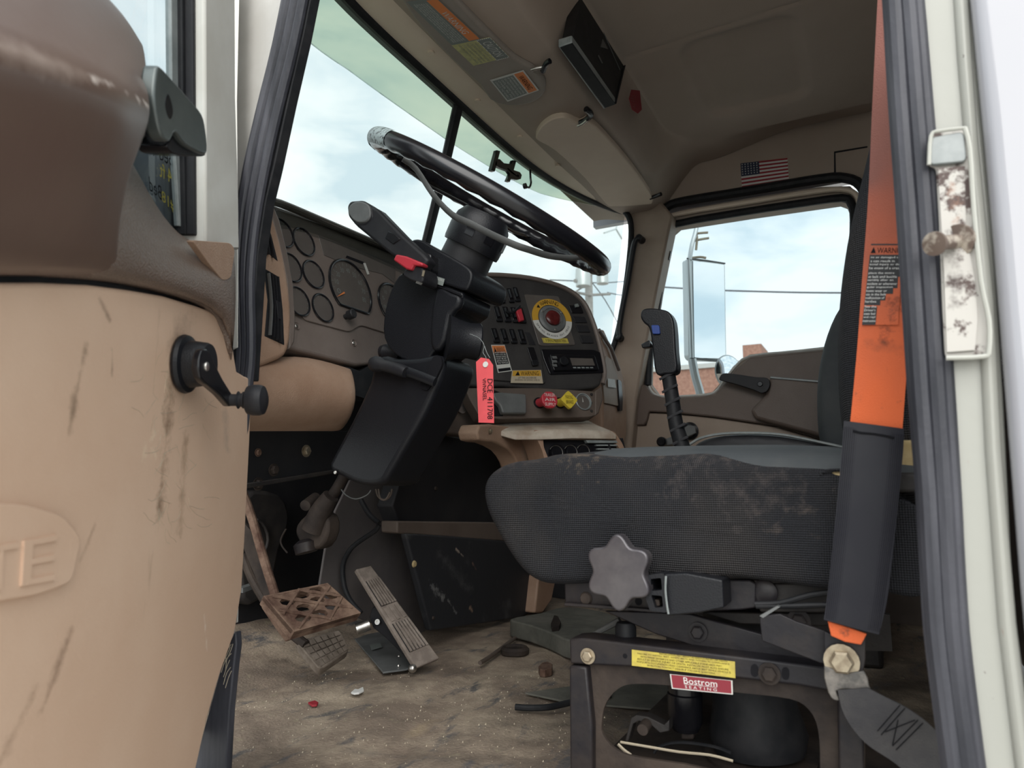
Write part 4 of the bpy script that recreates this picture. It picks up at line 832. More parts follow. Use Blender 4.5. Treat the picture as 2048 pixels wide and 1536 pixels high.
# ridge down the middle of the shroud and the lock housing
px('shroud_flank', cat([(872, 574), (905, 584), (922, 592), (916, 614), (900, 630), (890, 680), (866, 704), (858, 660)], 2), ('X', 1.098), .02, M['black'], sc, bevel=.010, seg=4)
lathe('lock_housing', at(925, 680, ('X', 1.12)), at(956, 684, ('X', 1.14)) - at(925, 680, ('X', 1.12)), [(.0001, -.03), (.045, -.03), (.038, -.01), (.034, .012), (.036, .030), (.034, .033), (.0001, .033)], M['black'], sc, n=32)
px('lower_cover', cat([(752, 712), (790, 716), (840, 714), (868, 708), (884, 716), (886, 735), (872, 775), (848, 828), (812, 890), (780, 945), (766, 966), (740, 972), (708, 966), (680, 952), (655, 938), (668, 905), (700, 845), (738, 764)], 2), ('X', 1.10), .0, M['black'], sc, vec=V(.12, .0, 0), bevel=.012, seg=4)
px('lever_slot', rnd([(868, 712), (884, 714), (886, 730), (872, 760), (856, 782), (844, 778), (842, 765), (858, 740)], 7), ('X', 1.0995), .006, M['ink'], sc, off=.003)
tl = pxtube('tilt_lever', [(870, 764), (840, 752), (812, 742), (790, 736)], ('X', 1.085), .0095, M['black'], sc, n=10, flat=.6, flatdir=(1, 0, 0))
pts = [at(u, v, ('X', 1.08)) for u, v in ((812, 745), (805, 742), (780, 734), (766, 731), (758, 729), (750, 728), (744, 727), (740, 727))]
tube('lever_grip', pts, [.0105, .0125, .0120, .0115, .0155, .0160, .0125, .004], M['blackm'], tl, n=16)
pts = [at(u, v, ('X', 1.15)) for u, v in ((800, 716), (780, 706), (772, 704), (764, 704), (758, 705))]
tube('lever_grip', pts, [.010, .012, .017, .014, .003], M['blackm'], sc, n=14)
# turn signal stalk
sk = px('signal_stalk', [(738, 408), (756, 418), (806, 470), (848, 508), (858, 520), (842, 538), (822, 536), (780, 508), (712, 452), (700, 430), (716, 408)], ('X', 1.045), .03, M['blackm'], sc, bevel=.006, seg=3, label='thick multifunction stalk')
px('stalk_button', cat([(708, 404), (724, 403), (738, 412), (740, 432), (730, 444), (712, 444), (698, 430), (697, 414)], 3), ('X', 1.041), .012, M['grey'], sk, bevel=.003, seg=3)
px('stalk_cap', rnd([(700, 402), (726, 400), (744, 412), (747, 436), (732, 452), (712, 452), (696, 432), (694, 412)], 6), ('X', 1.044), .032, M['blackm'], sk, bevel=.004, seg=3)
px('stalk_rocker', [(776, 462), (790, 468), (800, 478), (786, 488), (770, 476)], ('X', 1.043), .004, M['gloss'], sk, bevel=.001)
px('switch_base', [(834, 500), (862, 508), (862, 540), (846, 560), (824, 548), (820, 530)], ('X', 1.075), .04, M['gloss'], sc, bevel=.003)
px('base_spring', [(826, 505), (850, 516), (848, 520), (824, 509)], ('X', 1.072), .002, M['greyp'], sc)
px('hazard_tab', [(792, 508), (812, 512), (846, 526), (844, 532), (826, 530), (822, 540), (812, 538), (786, 520)], ('X', 1.034), .02, M['red'], sc, bevel=.003, seg=2, label='red hazard warning tab')
px('switch_block', cat([(812, 537), (826, 530), (845, 535), (846, 560), (836, 566), (806, 552)], 2), ('X', 1.042), .05, M['blackm'], sc, bevel=.003)
px('brass_contact', [(846, 540), (850, 541), (847, 553), (843, 552)], ('X', 1.040), .001, M['zinc'], sc)
px('clip', [(833, 562), (845, 566), (842, 570), (831, 566)], ('X', 1.040), .002, M['steel'], sc)
k_, Q, n_ = sticker('maker_label', [(860, 548), (890, 558), (886, 572), (855, 562)], ('X', 1.095), M['s_grey'], sc)
letters('lettering', Q, n_, [('500 04 0311', .05, .95, .1, .45), ('12V 21W', .05, .6, .58, .9)], M['s_white'], k_)
pxtube('shroud_seam', [(806, 548), (840, 560), (880, 574), (924, 592)], ('X', 1.0985), .0016, M['ink'], sc, n=6)
bolt('cover_screw', at(672, 945, ('X', 1.099)), (-1, 0, 0), .004, M['steel'], sc, washer=False)
# shaft below
sj = thing('steering_shaft', at(640, 1060, ('X', 1.20)), 'greasy steering shaft and universal joint below the column', 'shaft')
pxtube('shaft', [(700, 930), (672, 980), (650, 1010)], ('X', 1.2), .012, M['dirtsteel'], sj, n=14)
pxtube('joint_yoke', [(662, 992), (640, 1025), (625, 1060)], ('X', 1.19), [.018, .024, .026], M['dirtsteel'], sj, n=14)
lathe('joint_cross', at(612, 1010, ('X', 1.17)), (-.6, -.2, -.2), [(.0001, -.05), (.012, -.05), (.012, .004), (.0001, .006)], M['dirtsteel'], sj, n=14)
px('joint_fork', cat([(600, 1040), (625, 1022), (652, 1030), (656, 1064), (640, 1096), (610, 1098), (596, 1080), (590, 1060)], 2), ('X', 1.19), .04, M['dirtsteel'], sj, bevel=.006)
lathe('lower_cup', at(612, 1098, ('X', 1.19)), (0, .3, 1), [(.0001, -.01), (.024, -.008), (.026, .012), (.014, .02), (.0001, .022)], M['frame'], sj, n=20)
pxtube('retainer_wire', [(572, 1058), (562, 1078), (564, 1092), (575, 1106)], ('X', 1.19), .002, M['dirtsteel'], sj, n=6)
# bracket and clutter behind
cb = thing('column_bracket', (1.1, 1.12, .4), 'black steel cross bracket with two pale bolts under the dash', 'bracket')
px('bracket_plate', [(486, 862), (720, 862), (760, 880), (690, 938), (640, 948), (488, 972)], ('Y', 1.14), .01, M['deep'], cb, bevel=.002)
px('bracket_flange', [(487, 968), (640, 944), (700, 934), (700, 942), (640, 952), (487, 978)], ('Y', 1.13), .02, M['dark'], cb, bevel=.002)
for u, v, m_ in ((612, 902, 'zinc'), (547, 940, 'dirtsteel'), (516, 905, 'rust'), (516, 968, 'dirtsteel')): bolt('bolt', at(u, v, ('Y', 1.139)), (0, -1, 0), .0095 if m_ != 'rust' else .006, M[m_], cb)
hs = thing('wiring_harness', (1.2, 1.0, .4), 'thin black and brown wires looping under the steering column', 'wires')
pxtube('wire', [(680, 975), (692, 990), (712, 998), (734, 990), (742, 980)], ('X', 1.2), .0015, M['grey'], hs, n=6)
pxtube('wire', [(752, 978), (756, 992), (768, 1000), (780, 992), (784, 978)], ('X', 1.22), .0022, M['dbrown'], hs, n=6)
pxtube('wire', [(757, 978), (761, 996), (772, 998), (780, 984)], ('X', 1.215), .002, M['dbrown'], hs, n=6)
pxtube('cable', [(758, 1050), (750, 1062), (720, 1082), (700, 1100), (686, 1130), (688, 1170), (700, 1200), (722, 1226)], ('X', 1.35), .006, M['rubberd'], hs, n=10)
pxtube('cable', [(722, 1000), (738, 1028), (758, 1046)], ('X', 1.33), .006, M['rubberd'], hs, n=10)
# carpeted kick panel behind pedals
kp = px('kick_panel', cat([(700, 960), (785, 968), (800, 1000), (806, 1080), (820, 1130), (852, 1262), (820, 1275), (700, 1230), (640, 1230), (650, 1100)], 2), ('Y', 1.19), .006, M['kick'], bevel=.004); tag(kp, 'dark grey kick panel standing behind the accelerator pedal', 'panel')
fw_c = thing('heater_box', (1.1, 1.30, .3), 'black duct boxes on the shadowed firewall left of the shaft', 'duct')
px('duct_body', cat([(486, 1000), (560, 990), (580, 1040), (560, 1100), (540, 1180), (486, 1200)], 3), ('Y', 1.40), .08, M['dark'], fw_c, bevel=.01)
pxtube('duct_ring', cat([(515, 1040), (530, 1055), (536, 1080), (528, 1105), (514, 1110), (502, 1090), (502, 1060)], 2, True), ('Y', 1.39), .004, M['dark'], fw_c, sm=0 or 1, closed=True)
px('duct_shelf', [(486, 1176), (510, 1168), (512, 1176), (486, 1186)], ('Y', 1.30), .02, M['grey'], fw_c)
# ================================================================== PEDALS
cp_ = thing('clutch_pedal', at(620, 1230, ('X', 1.15)), 'large rusty square pedal with an open diamond lattice', 'pedal')
# pad plane: spanned from four photographed corners at real depth
def pad_pt(c, hx, hy, ex, ey): return c + ex * hx + ey * hy
pa_ = [at(527, 1192, ('X', 1.02)), at(655, 1166, ('X', 1.16)), at(722, 1226, ('X', 1.17)), at(588, 1264, ('X', 1.03))]
pn = (pa_[1] - pa_[0]).cross(pa_[3] - pa_[0]).normalized(); pn = pn if pn.z > 0 else -pn
def Qp(x, y): return quadmap(pa_, x, y)
holes = []
hc_ = [(.24, .26), (.50, .17), (.76, .12), (.37, .50), (.62, .40), (.86, .36), (.50, .74), (.74, .64), (.25, .74), (.88, .60), (.62, .90), (.80, .87)]
for (hx, hy) in hc_[:9]:
    w, h = .100, .105
    holes.append([Qp(hx + w * math.cos(a) * 1.1, hy + h * math.sin(a) * 1.0) for a in [math.radians(22.5 + 45 * i) for i in range(8)]])
P = [Qp(x, y) for x, y in ((0, 0), (1, 0), (1, 1), (0, 1))]
slab('pad_plate', P, -pn * .010, M['rust'], cp_, holes, smooth=False, bevel=.0012)
# raised criss-cross ribs and thick rim
for i in range(4):
    t = .2 + .22 * i
    for (a, b) in (((max(0, t - .5), .5 - (.5 - max(0, .5 - t))), None),): pass
ribs = [((.04, .55), (.52, .03)), ((.08, .96), (.97, .12)), ((.52, .97), (.97, .48)), ((.10, .06), (.97, .80)), ((.04, .42), (.60, .97)), ((.50, .03), (.97, .42))]
for a, b in ribs:
    tube('tread_rib', [Qp(a[0] + (b[0] - a[0]) * t, a[1] + (b[1] - a[1]) * t) + pn * (.001 + .001 * math.sin(t * 19)) for t in [i / 8 for i in range(9)]], .0034, M['rust'], cp_, n=6)
for a, b in (((0, 0), (1, 0)), ((1, 0), (1, 1)), ((1, 1), (0, 1)), ((0, 1), (0, 0))):
    A_, B_ = Qp(*a), Qp(*b); v, f = polyslab([A_ + pn * .001, B_ + pn * .001, B_ - pn * .024, A_ - pn * .024], (Qp(.5, .5) - (A_ + B_) / 2).normalized() * .005)
    make('rim_wall', v, f, M['rust'], cp_, bevel=.001)
pxtube('pedal_arm', [(484, 980), (505, 1040), (525, 1110), (552, 1196)], ('X', 1.06), .009, M['rust'], cp_, n=10)
px('arm_plate', [(482, 1040), (500, 1060), (524, 1130), (548, 1196), (530, 1200), (500, 1130), (484, 1090)], ('X', 1.07), .008, M['dirtsteel'], cp_, bevel=.001)
px('pad_bracket', [(530, 1205), (560, 1230), (586, 1266), (584, 1276), (570, 1284), (545, 1250), (522, 1215)], ('X', 1.06), .012, M['rust'], cp_, bevel=.002)
bp_ = thing('brake_pedal', at(650, 1290, ('X', 1.18)), 'dusty rubber brake pedal with a grid tread, behind the rusty one', 'pedal')
pb4 = [at(592, 1282, ('X', 1.15)), at(680, 1258, ('X', 1.24)), at(700, 1300, ('X', 1.25)), at(640, 1340, ('X', 1.15))]
pm = (pb4[1] - pb4[0]).cross(pb4[3] - pb4[0]).normalized(); pm = pm if pm.dot(CAM - pb4[0]) > 0 else -pm
def Qb(x, y): return quadmap(pb4, x, y)
slab('pedal_pad', rnd([Qb(0, 0), Qb(1, 0), Qb(1, 1), Qb(0, 1)], .012, 3), -pm * .022, M['dustrub'], bp_, bevel=.004, seg=3)
for i in range(6):
    for j in range(4):
        x0, y0 = .06 + i * .152, .08 + j * .225; blk = [Qb(x0, y0), Qb(x0 + .125, y0), Qb(x0 + .125, y0 + .185), Qb(x0, y0 + .185)]
        v, f = polyslab(blk, pm * .0022); make('tread_block', v, f, M['dustrub'], bp_, smooth=False)
pxtube('pedal_arm', [(545, 1225), (575, 1260), (612, 1290)], ('X', 1.16), .010, M['dirtsteel'], bp_, n=10)
pxtube('pedal_arm', [(486, 1110), (505, 1160), (545, 1225)], ('X', 1.17), .010, M['dirtsteel'], bp_, n=10)
ap = thing('accelerator_pedal', at(830, 1340, ('X', 1.42)), 'long ribbed accelerator treadle on a steel base plate', 'pedal')
tp = [at(712, 1138, ('X', 1.33)), at(742, 1130, ('X', 1.375)), at(880, 1316, ('X', 1.395)), at(832, 1336, ('X', 1.345))]
tn = (tp[1] - tp[0]).cross(tp[3] - tp[0]).normalized(); tn = tn if tn.dot(CAM - tp[0]) > 0 else -tn
def Qt(x, y): return quadmap(tp, x, y)
slab('treadle', [Qt(0, 0), Qt(1, 0), Qt(1, .5), Qt(1, 1), Qt(0, 1), Qt(0, .5)], -tn * .012, M['ribrub'], ap, bevel=.003, seg=2)
for (y0, y1) in ((.14, .40), (.58, .86)):
    slab('tread_groove', [Qt(.10, y0), Qt(.93, y0), Qt(.93, y1), Qt(.10, y1)], tn * .0018, M['rubberd'], ap, smooth=False)
    for i in range(6): x = .12 + i * .14; slab('tread_rib', [Qt(x, y0), Qt(x + .085, y0), Qt(x + .085, y1), Qt(x, y1)], tn * .0045, M['ribrub'], ap, bevel=.0006)
for i in range(3): x = .12 + i * .30; slab('tread_rib', [Qt(x, .42), Qt(x + .15, .42), Qt(x + .15, .56), Qt(x, .56)], tn * .003, M['ribrub'], ap, bevel=.0006)
px('base_plate', [(690, 1255), (730, 1246), (780, 1240), (835, 1330), (812, 1338), (766, 1344)], ('Z', .012), .004, M['grey'], ap, bevel=.001)
px('pivot_bracket', [(744, 1215), (770, 1205), (790, 1240), (820, 1290), (815, 1320), (795, 1300), (770, 1275), (745, 1255), (738, 1235)], ('X', 1.37), .02, M['blackm'], ap, bevel=.003)
px('side_web', [(742, 1180), (800, 1270), (830, 1335), (815, 1322), (762, 1240), (740, 1200)], ('X', 1.375), .02, M['blackm'], ap, bevel=.002)
lathe('pivot_roller', at(722, 1255, ('X', 1.35)), at(745, 1246, ('X', 1.37)) - at(722, 1255, ('X', 1.35)), [(.0001, -.012), (.0135, -.012), (.0135, .020), (.0001, .020)], M['steel'], ap, n=20)
lathe('pivot_pin', at(756, 1244, ('X', 1.366)), (-1, -.2, .2), [(.0001, 0), (.0065, 0), (.0065, .004), (.003, .004), (.003, .002), (.0001, .002)], M['steel'], ap, n=16)
for c, r, o_ in ((at(825, 1337, ('X', 1.33)), .0095, 0),): lathe('ball_end', c, (0, 0, 1), [(.0001, -r)] + [(r * math.cos(t), r * math.sin(t)) for t in [math.radians(-75 + 15 * i) for i in range(11)]] + [(.0001, r)], M['steel'], ap, n=16)
for u, v in ((797, 1332), (798, 1313)): lathe('rivet', at(u, v, ('Z', .013)), (0, 0, 1), [(.0001, 0), (.004, 0), (.003, .003), (.0001, .003)], M['steel'], ap, n=12)
px('plate_label', [(739, 1290), (760, 1286), (764, 1294), (743, 1300)], ('Z', .0165), .0006, M['s_grey'], ap, smooth=False)
# floor litter
for nm, lab, pts, m_ in (('paper_scrap', 'crumpled white paper scrap on the dirty floor', [(702, 1384), (710, 1377), (716, 1378), (726, 1373), (728, 1380), (718, 1385), (708, 1386)], 'inkw'), ('wrapper_scrap', 'small red wrapper scrap on the floor left of the white scrap', [(616, 1404), (630, 1400), (637, 1404), (634, 1409), (624, 1410)], 's_red'), ('dirt_clod', 'brown dirt clod on the floor right of the pedals', [(1077, 1332), (1084, 1325), (1095, 1323), (1105, 1328), (1104, 1336), (1090, 1340), (1080, 1338)], 'rust')):
    o = px(nm, pts, ('Z', .008 if nm != 'dirt_clod' else .018), .004 if nm != 'dirt_clod' else .016, M[m_], bevel=.001); tag(o, lab, 'litter')
tag(pxtube('rubber_hose', [(1031, 1414), (1060, 1416), (1100, 1414), (1145, 1404), (1220, 1390)], ('Z', .012), .006, M['rubberd']), 'short black rubber hose lying on the floor by the seat base', 'hose')
tag(pxtube('stick', [(960, 1326), (985, 1310), (1030, 1276)], ('Z', .012), .005, M['dbrown']), 'dark thin rod on the floor beyond the pedals', 'rod')
lr = lathe('floor_grommet', at(1030, 1306, ('Z', .004)), (0, 0, 1), [(.025, 0), (.035, 0), (.036, .010), (.030, .016), (.024, .010)], M['dirtsteel'], None, n=24); tag(lr, 'round dirty grommet ring in the floor behind the rod', 'grommet')
gr = []; gv, gf = [], []
random.seed(11)
for k in range(900):
    x, y = random.uniform(.79, 1.5), random.uniform(.3, 1.15); s = random.choice((.0006, .0008, .0010, .0016)); z = floor_z(x, y) + s * .5; k0_ = len(gv)
    for d in ((s, 0, -s), (-s, s, -s), (-s, -s, -s), (0, 0, s)): gv.append(V(x + d[0], y + d[1], z + d[2]))
    gf += [(k0_, k0_ + 1, k0_ + 3), (k0_ + 1, k0_ + 2, k0_ + 3), (k0_ + 2, k0_, k0_ + 3), (k0_, k0_ + 2, k0_ + 1)]
tag(make('grit', gv, gf, M['s_beige'], smooth=False), 'pale grit and crumbs scattered over the dirty floor', 'grit', kind='stuff')
# ================================================================== DRIVER SEAT
se = thing('driver_seat', (1.18, .25, 0), 'black mesh driver seat on a dusty black suspension frame', 'seat')
XC = ('X', .935)
prof_px = [(1085, 1158), (1040, 1128), (1012, 1085), (992, 1030), (975, 985), (976, 958), (996, 934), (1040, 918), (1100, 909), (1180, 904), (1290, 903), (1400, 910), (1520, 920), (1640, 930), (1740, 942), (1830, 960), (1850, 1050), (1840, 1150), (1780, 1176), (1650, 1176), (1500, 1164), (1400, 1160), (1300, 1162), (1200, 1170), (1130, 1166)]
base = [at(u, v, XC) for u, v in prof_px]; cy = sum(p.y for p in base) / len(base); cz = sum(p.z for p in base) / len(base)
rows = []
for x, s, top, fr in ((.905, .80, -.006, -.02), (.913, .93, 0, -.006), (.935, 1.0, 0, 0), (.975, 1.01, .004, .006), (1.04, 1.01, .004, .012), (1.17, 1.01, -.012, .02), (1.30, 1.01, .014, .012), (1.38, 1.01, .020, .004), (1.415, .96, .012, 0), (1.425, .80, .008, -.02)):
    r_ = []
    for p in base:
        y = cy + (p.y - cy) * (1 - (1 - s) * .25); z = cz + (p.z - cz) * s
        if p.z > cz + .03: z += top
        if p.y > cy + .2: y += fr
        r_.append(V(x, y, z))
    rows.append(r_)
sc_ = loft('seat_cushion', rows, M['fabric'], se, sub=3)
tx = bpy.data.textures.new('fabric_slack', 'CLOUDS'); tx.noise_scale = .13; tx.noise_depth = 1
ds = sc_.modifiers.new('slack', 'DISPLACE'); ds.texture = tx; ds.strength = .022; ds.mid_level = .5; ds.texture_coords = 'LOCAL'
# smooth top cover visible as pale bands
tc_ = []
for x, dz in ((.912, -.040), (.922, -.016), (.94, -.004), (.97, .002), (1.05, .006), (1.17, -.006), (1.29, .012), (1.37, .024), (1.41, .012)):
    tc_.append([V(x, y, .462 + dz + .006 * math.sin((y + .1) * 4) - (.10 * smoothstep(.34, .60, y)) - .018 * smoothstep(.12, -.1, y)) for y in [-.08 + .54 * i / 12 for i in range(13)]])
sheet('seat_top_cover', tc_, V(0, 0, .004), M['fabtop'], se, sub=1)
px('exposed_foam', cat([(1640, 974), (1642, 952), (1656, 945), (1690, 944), (1700, 976), (1672, 980)], 3), ('X', .912), .03, M['foam'], se, bevel=.004)
pxtube('torn_hem', [(1634, 966), (1640, 950), (1652, 942), (1680, 940)], ('X', .911), .0022, M['fabric'], se, n=6)
# backrest, leaning back behind the belt
bk = []
for x, o in ((.945, .012), (.96, 0), (1.05, -.008), (1.2, -.012), (1.35, -.008), (1.42, 0), (1.435, .012)):
    f_ = [(.030, .44), (.036, .52), (.034, .60), (.026, .68), (.010, .76), (-.008, .82), (-.03, .90), (-.05, .98), (-.08, 1.05)]
    b_ = [(-.17, 1.04), (-.17, .9), (-.15, .7), (-.14, .44)]
    bk.append([V(x, y - o, z) for y, z in f_] + [V(x, y + o, z) for y, z in b_])
loft('backrest', bk, M['fabric'], se, sub=2)
px('side_foam', [(1795, 880), (1850, 880), (1850, 942), (1795, 940)], ('X', .93), .05, M['foam'], se, bevel=.004)
px('back_hinge_bar', [(1790, 945), (1860, 945), (1862, 985), (1786, 985)], ('X', .90), .03, M['dark'], se, bevel=.004)
px('rear_skirt', cat([(1785, 1000), (1830, 1010), (1870, 1030), (1880, 1180), (1770, 1185), (1740, 1100)], 2), ('X', .90), .05, M['fabric'], se, bevel=.01)
SO = V(1.18, .25, 0)
F_ = M['fabric']; rumple(F_, 7, .55, .012)
stain_or_shading(F_, at(1165, 925, XC), at(1178, 942, XC), 0.0280, (.26, .20, .14), .75, SO, 70, .6)
stain_or_shading(F_, at(1010, 935, XC), at(1150, 912, XC), 0.0200, (.17, .13, .11), .6, SO, 60, .6)
stain_or_shading(F_, at(1380, 960, XC), at(1560, 990, XC), 0.0440, (.13, .11, .105), .75, SO, 45, .7)
stain_or_shading(F_, at(1180, 905, XC), at(1560, 938, XC), 0.0160, (.16, .125, .105), .7, SO, 70, .6)
stain_or_shading(F_, at(1560, 1040, XC), at(1620, 1030, XC), 0.0280, (.12, .095, .08), .7, SO, 45, .7)
stain_or_shading(F_, at(1395, 1130, XC), at(1430, 1150, XC), 0.0200, (.11, .085, .07), .7, SO, 45, .7)
# knob with six lobes
ko = at(1235, 1145, ('X', .868)); ks = []
for i in range(72):
    a = 2 * math.pi * i / 72 + math.pi / 2; r = .0395 * (1 + .135 * math.cos(6 * (a - math.pi / 2))); ks.append(ko + V(0, -math.cos(a) * r, math.sin(a) * r * 1.06))
slab('adjuster_knob', ks, V(.022, 0, 0), M['knob'], se, bevel=.003, seg=3, ang=60)
lathe('knob_shaft', ko + V(.02, 0, 0), (1, 0, 0), [(.0001, 0), (.012, 0), (.012, .06), (.0001, .06)], M['dark'], se, n=16)
# upper pan
px('upper_pan', [(1128, 1165), (1300, 1160), (1500, 1160), (1512, 1168), (1512, 1216), (1480, 1220), (1310, 1226), (1130, 1210)], ('X', .935), .012, M['frame'], se, bevel=.002)
px('pan_flange', [(1128, 1205), (1320, 1220), (1320, 1226), (1128, 1212)], ('X', .925), .02, M['frame'], se, bevel=.001)
for u, v, r in ((1172, 1197, .009), ): lathe('rivet', at(u, v, ('X', .934)), (-1, 0, 0), [(.0001, 0), (r, 0), (r * .8, .003), (.0001, .003)], M['dirtsteel'], se, n=16)
lathe('pan_hole', at(1277, 1203, ('X', .9345)), (-1, 0, 0), [(.0001, 0), (.005, 0), (.0001, .0004)], M['ink'], se, n=12)
px('pan_link', [(1505, 1168), (1640, 1166), (1700, 1170), (1700, 1216), (1640, 1226), (1520, 1224)], ('X', .95), .01, M['dark'], se, bevel=.002)
lathe('link_pivot', at(1530, 1184, ('X', .945)), (-1, 0, 0), [(.0001, 0), (.0155, 0), (.0155, .006), (.010, .009), (.0001, .009)], M['frame'], se, n=24)
pxtube('control_cable', [(1510, 1208), (1560, 1206), (1620, 1190), (1680, 1182)], ('X', .925), .0035, M['rubberd'], se, n=8)
pxtube('control_cable', [(1512, 1212), (1580, 1212), (1640, 1210), (1690, 1212)], ('X', .925), .0035, M['rubberd'], se, n=8)
# switch box / buckle housing
BO = V(*at(1683, 1322, ('X', .86)))
stain_or_shading(M['belt'], at(1790, 600, ('X', .86)), at(1772, 680, ('X', .86)), .007, (.07, .028, .02), .9, BO, 90, .4)
stain_or_shading(M['belt'], at(1740, 690, ('X', .86)), at(1810, 700, ('X', .86)), .008, (.30, .08, .04), .6, BO, 60, .6)
stain_or_shading(M['belt'], at(1812, 560, ('X', .86)), at(1812, 640, ('X', .86)), .004, (.10, .04, .03), .8, BO, 90, .4)
bh = px('control_box', rnd([(1326, 1148), (1372, 1146), (1445, 1160), (1448, 1216), (1400, 1226), (1336, 1232), (1324, 1200)], 4), ('X', .885), .05, M['black'], se, bevel=.004, seg=3)
px('box_bezel', rnd([(1294, 1150), (1328, 1146), (1332, 1190), (1334, 1226), (1300, 1222), (1292, 1200)], 5), ('X', .88), .05, M['black'], se, bevel=.003, holes=[rnd([(1301, 1158), (1322, 1156), (1324, 1180), (1303, 1182)], 3), rnd([(1302, 1190), (1324, 1192), (1326, 1214), (1310, 1216)], 3)])
pxtube('bezel_line', [(1332, 1152), (1331, 1180), (1334, 1210), (1337, 1228)], ('X', .878), .0014, M['greyp'], se, n=6)
px('chrome_plunger', rnd([(1298, 1181), (1322, 1183), (1321, 1192), (1300, 1190)], 3), ('X', .886), .02, M['steel'], se, bevel=.001)
px('lower_plunger', rnd([(1304, 1198), (1318, 1200), (1320, 1212), (1308, 1212)], 3), ('X', .89), .02, M['dirtsteel'], se, bevel=.001)
# scissor arms
px('scissor_arm', [(1208, 1222), (1300, 1224), (1380, 1228), (1500, 1262), (1640, 1300), (1700, 1314), (1700, 1348), (1560, 1330), (1420, 1302), (1310, 1268)], ('X', .955), .008, M['frame'], se, bevel=.0015)
px('scissor_arm', [(1690, 1226), (1520, 1226), (1400, 1224), (1480, 1248), (1640, 1252), (1700, 1250)], ('X', .99), .008, M['dark'], se, bevel=.0015)
for u, v, r in ((1396, 1264, .0085), (1598, 1242, .0095), (1620, 1290, .006)): bolt('pivot_bolt', at(u, v, ('X', .953)), (-1, 0, 0), r, M['frame'], se)
lathe('bump_stop', at(1252, 1290, ('X', .965)), (0, 0, 1), [(.0001, 0), (.0145, 0), (.0145, .024), (.012, .030), (.0001, .031)], M['rubberd'], se, n=20)
pxtube('release_rod', [(1180, 1270), (1200, 1262), (1232, 1245), (1240, 1241)], ('X', 1.0), [.002, .004, .005, .005], M['grey'], se, n=8)
# near link arm bracket
px('tether_arm', [(1520, 1231), (1560, 1228), (1592, 1243), (1650, 1262), (1700, 1285), (1700, 1338), (1640, 1326), (1524, 1282), (1519, 1240)], ('X', .89), .006, M['frame'], se, bevel=.001)
px('tether_return', [(1519, 1232), (1554, 1212), (1560, 1214), (1526, 1236)], ('X', .889), .01, M['grey'], se)
# lower frame: top rail, post, pierced side plate
px('base_rail', [(1138, 1278), (1165, 1276), (1300, 1291), (1600, 1328), (1720, 1344), (1720, 1394), (1600, 1372), (1300, 1336), (1140, 1328)], ('X', .92), .045, M['frame'], se, bevel=.003, seg=3)
hol = cat([(1206, 1470), (1204, 1440), (1212, 1406), (1236, 1378), (1270, 1368), (1350, 1372), (1480, 1386), (1580, 1398), (1618, 1420), (1636, 1460), (1640, 1530), (1634, 1590), (1560, 1600), (1420, 1540), (1280, 1516), (1232, 1500)], 3)
px('side_plate', [(1170, 1326), (1300, 1336), (1600, 1370), (1730, 1388), (1730, 1700), (1500, 1690), (1170, 1640)], ('X', .932), .006, M['dirtsteel'], se, holes=[hol], smooth=False, bevel=.0015)
px('corner_post', [(1138, 1331), (1173, 1334), (1184, 1450), (1184, 1640), (1140, 1640)], ('X', .918), .03, M['frame'], se, bevel=.003)
px('rear_post', [(1674, 1385), (1726, 1392), (1732, 1700), (1680, 1700)], ('X', .918), .03, M['frame'], se, bevel=.003)
bolt('frame_bolt', at(1176, 1312, ('X', .919)), (-1, 0, 0), .0072, M['zinc'], se)
bolt('frame_bolt', at(1539, 1347, ('X', .919)), (-1, 0, 0), .0088, M['dirtsteel'], se)
for u, v, r in ((1250, 1312, .0032),): lathe('rail_hole', at(u, v, ('X', .9198)), (-1, 0, 0), [(.0001, 0), (r, 0), (.0001, .0003)], M['ink'], se, n=12)
for u, v in ((1509, 1341), (1571, 1347)): px('rail_slot', cat([(u - 7, v - 8), (u, v - 13), (u + 7, v - 7), (u + 7, v + 9), (u, v + 13), (u - 7, v + 7)], 2), ('X', .9198), .0004, M['ink'], se, off=.0003)
k_, Q, n_ = sticker('yellow_warning_label', [(1264, 1299), (1470, 1323), (1471, 1356), (1264, 1331)], ('X', .92), M['s_yel'], se, label='yellow warning label full of small print')
lines = ['INSTALLATION MAY RESULT IN SERIOUS INJURY OR DEATH', 'FAILURE TO INSTALL SEAT, SAFETY BELTS AND TETHERS IN COMPLIANCE', 'WITH FMVSS 207/208/210 AND OTHER APPLICABLE STANDARDS MAY', 'RESULT IN SERIOUS INJURY OR DEATH. INSTALLER MUST ALSO ENSURE', 'ADEQUATE OCCUPATION HEAD CLEARANCE ABOVE SEAT WHILE VEHICLE IS', 'IN MOTION. CONTACT DEALER IF YOU HAVE QUESTIONS.']
letters('lettering', Q, n_, [(s, (.28, .06, .09, .06, .05, .16)[i], (.93, .95, .88, .94, .96, .82)[i], -.02 + i * .165, .09 + i * .165) for i, s in enumerate(lines)], M['ink'], k_)
k_, Q, n_ = sticker('maroon_badge', [(1340, 1348), (1465, 1361), (1466, 1389), (1344, 1377)], ('X', .9165), M['s_white'], se, th=.0008, label='maroon seat maker badge with white lettering')
patch('badge_field', Q, n_, [(.02, .98, .02, .93)], M['s_mar'], k_)
letters('lettering', Q, n_, [('Bostrom', .22, .76, .08, .55), ('S E A T I N G', .23, .75, .66, .86)], M['inkw'], k_, off=.0006)
patch('badge_rule', Q, n_, [(.22, .75, .575, .60)], M['inkw'], k_, off=.0005)
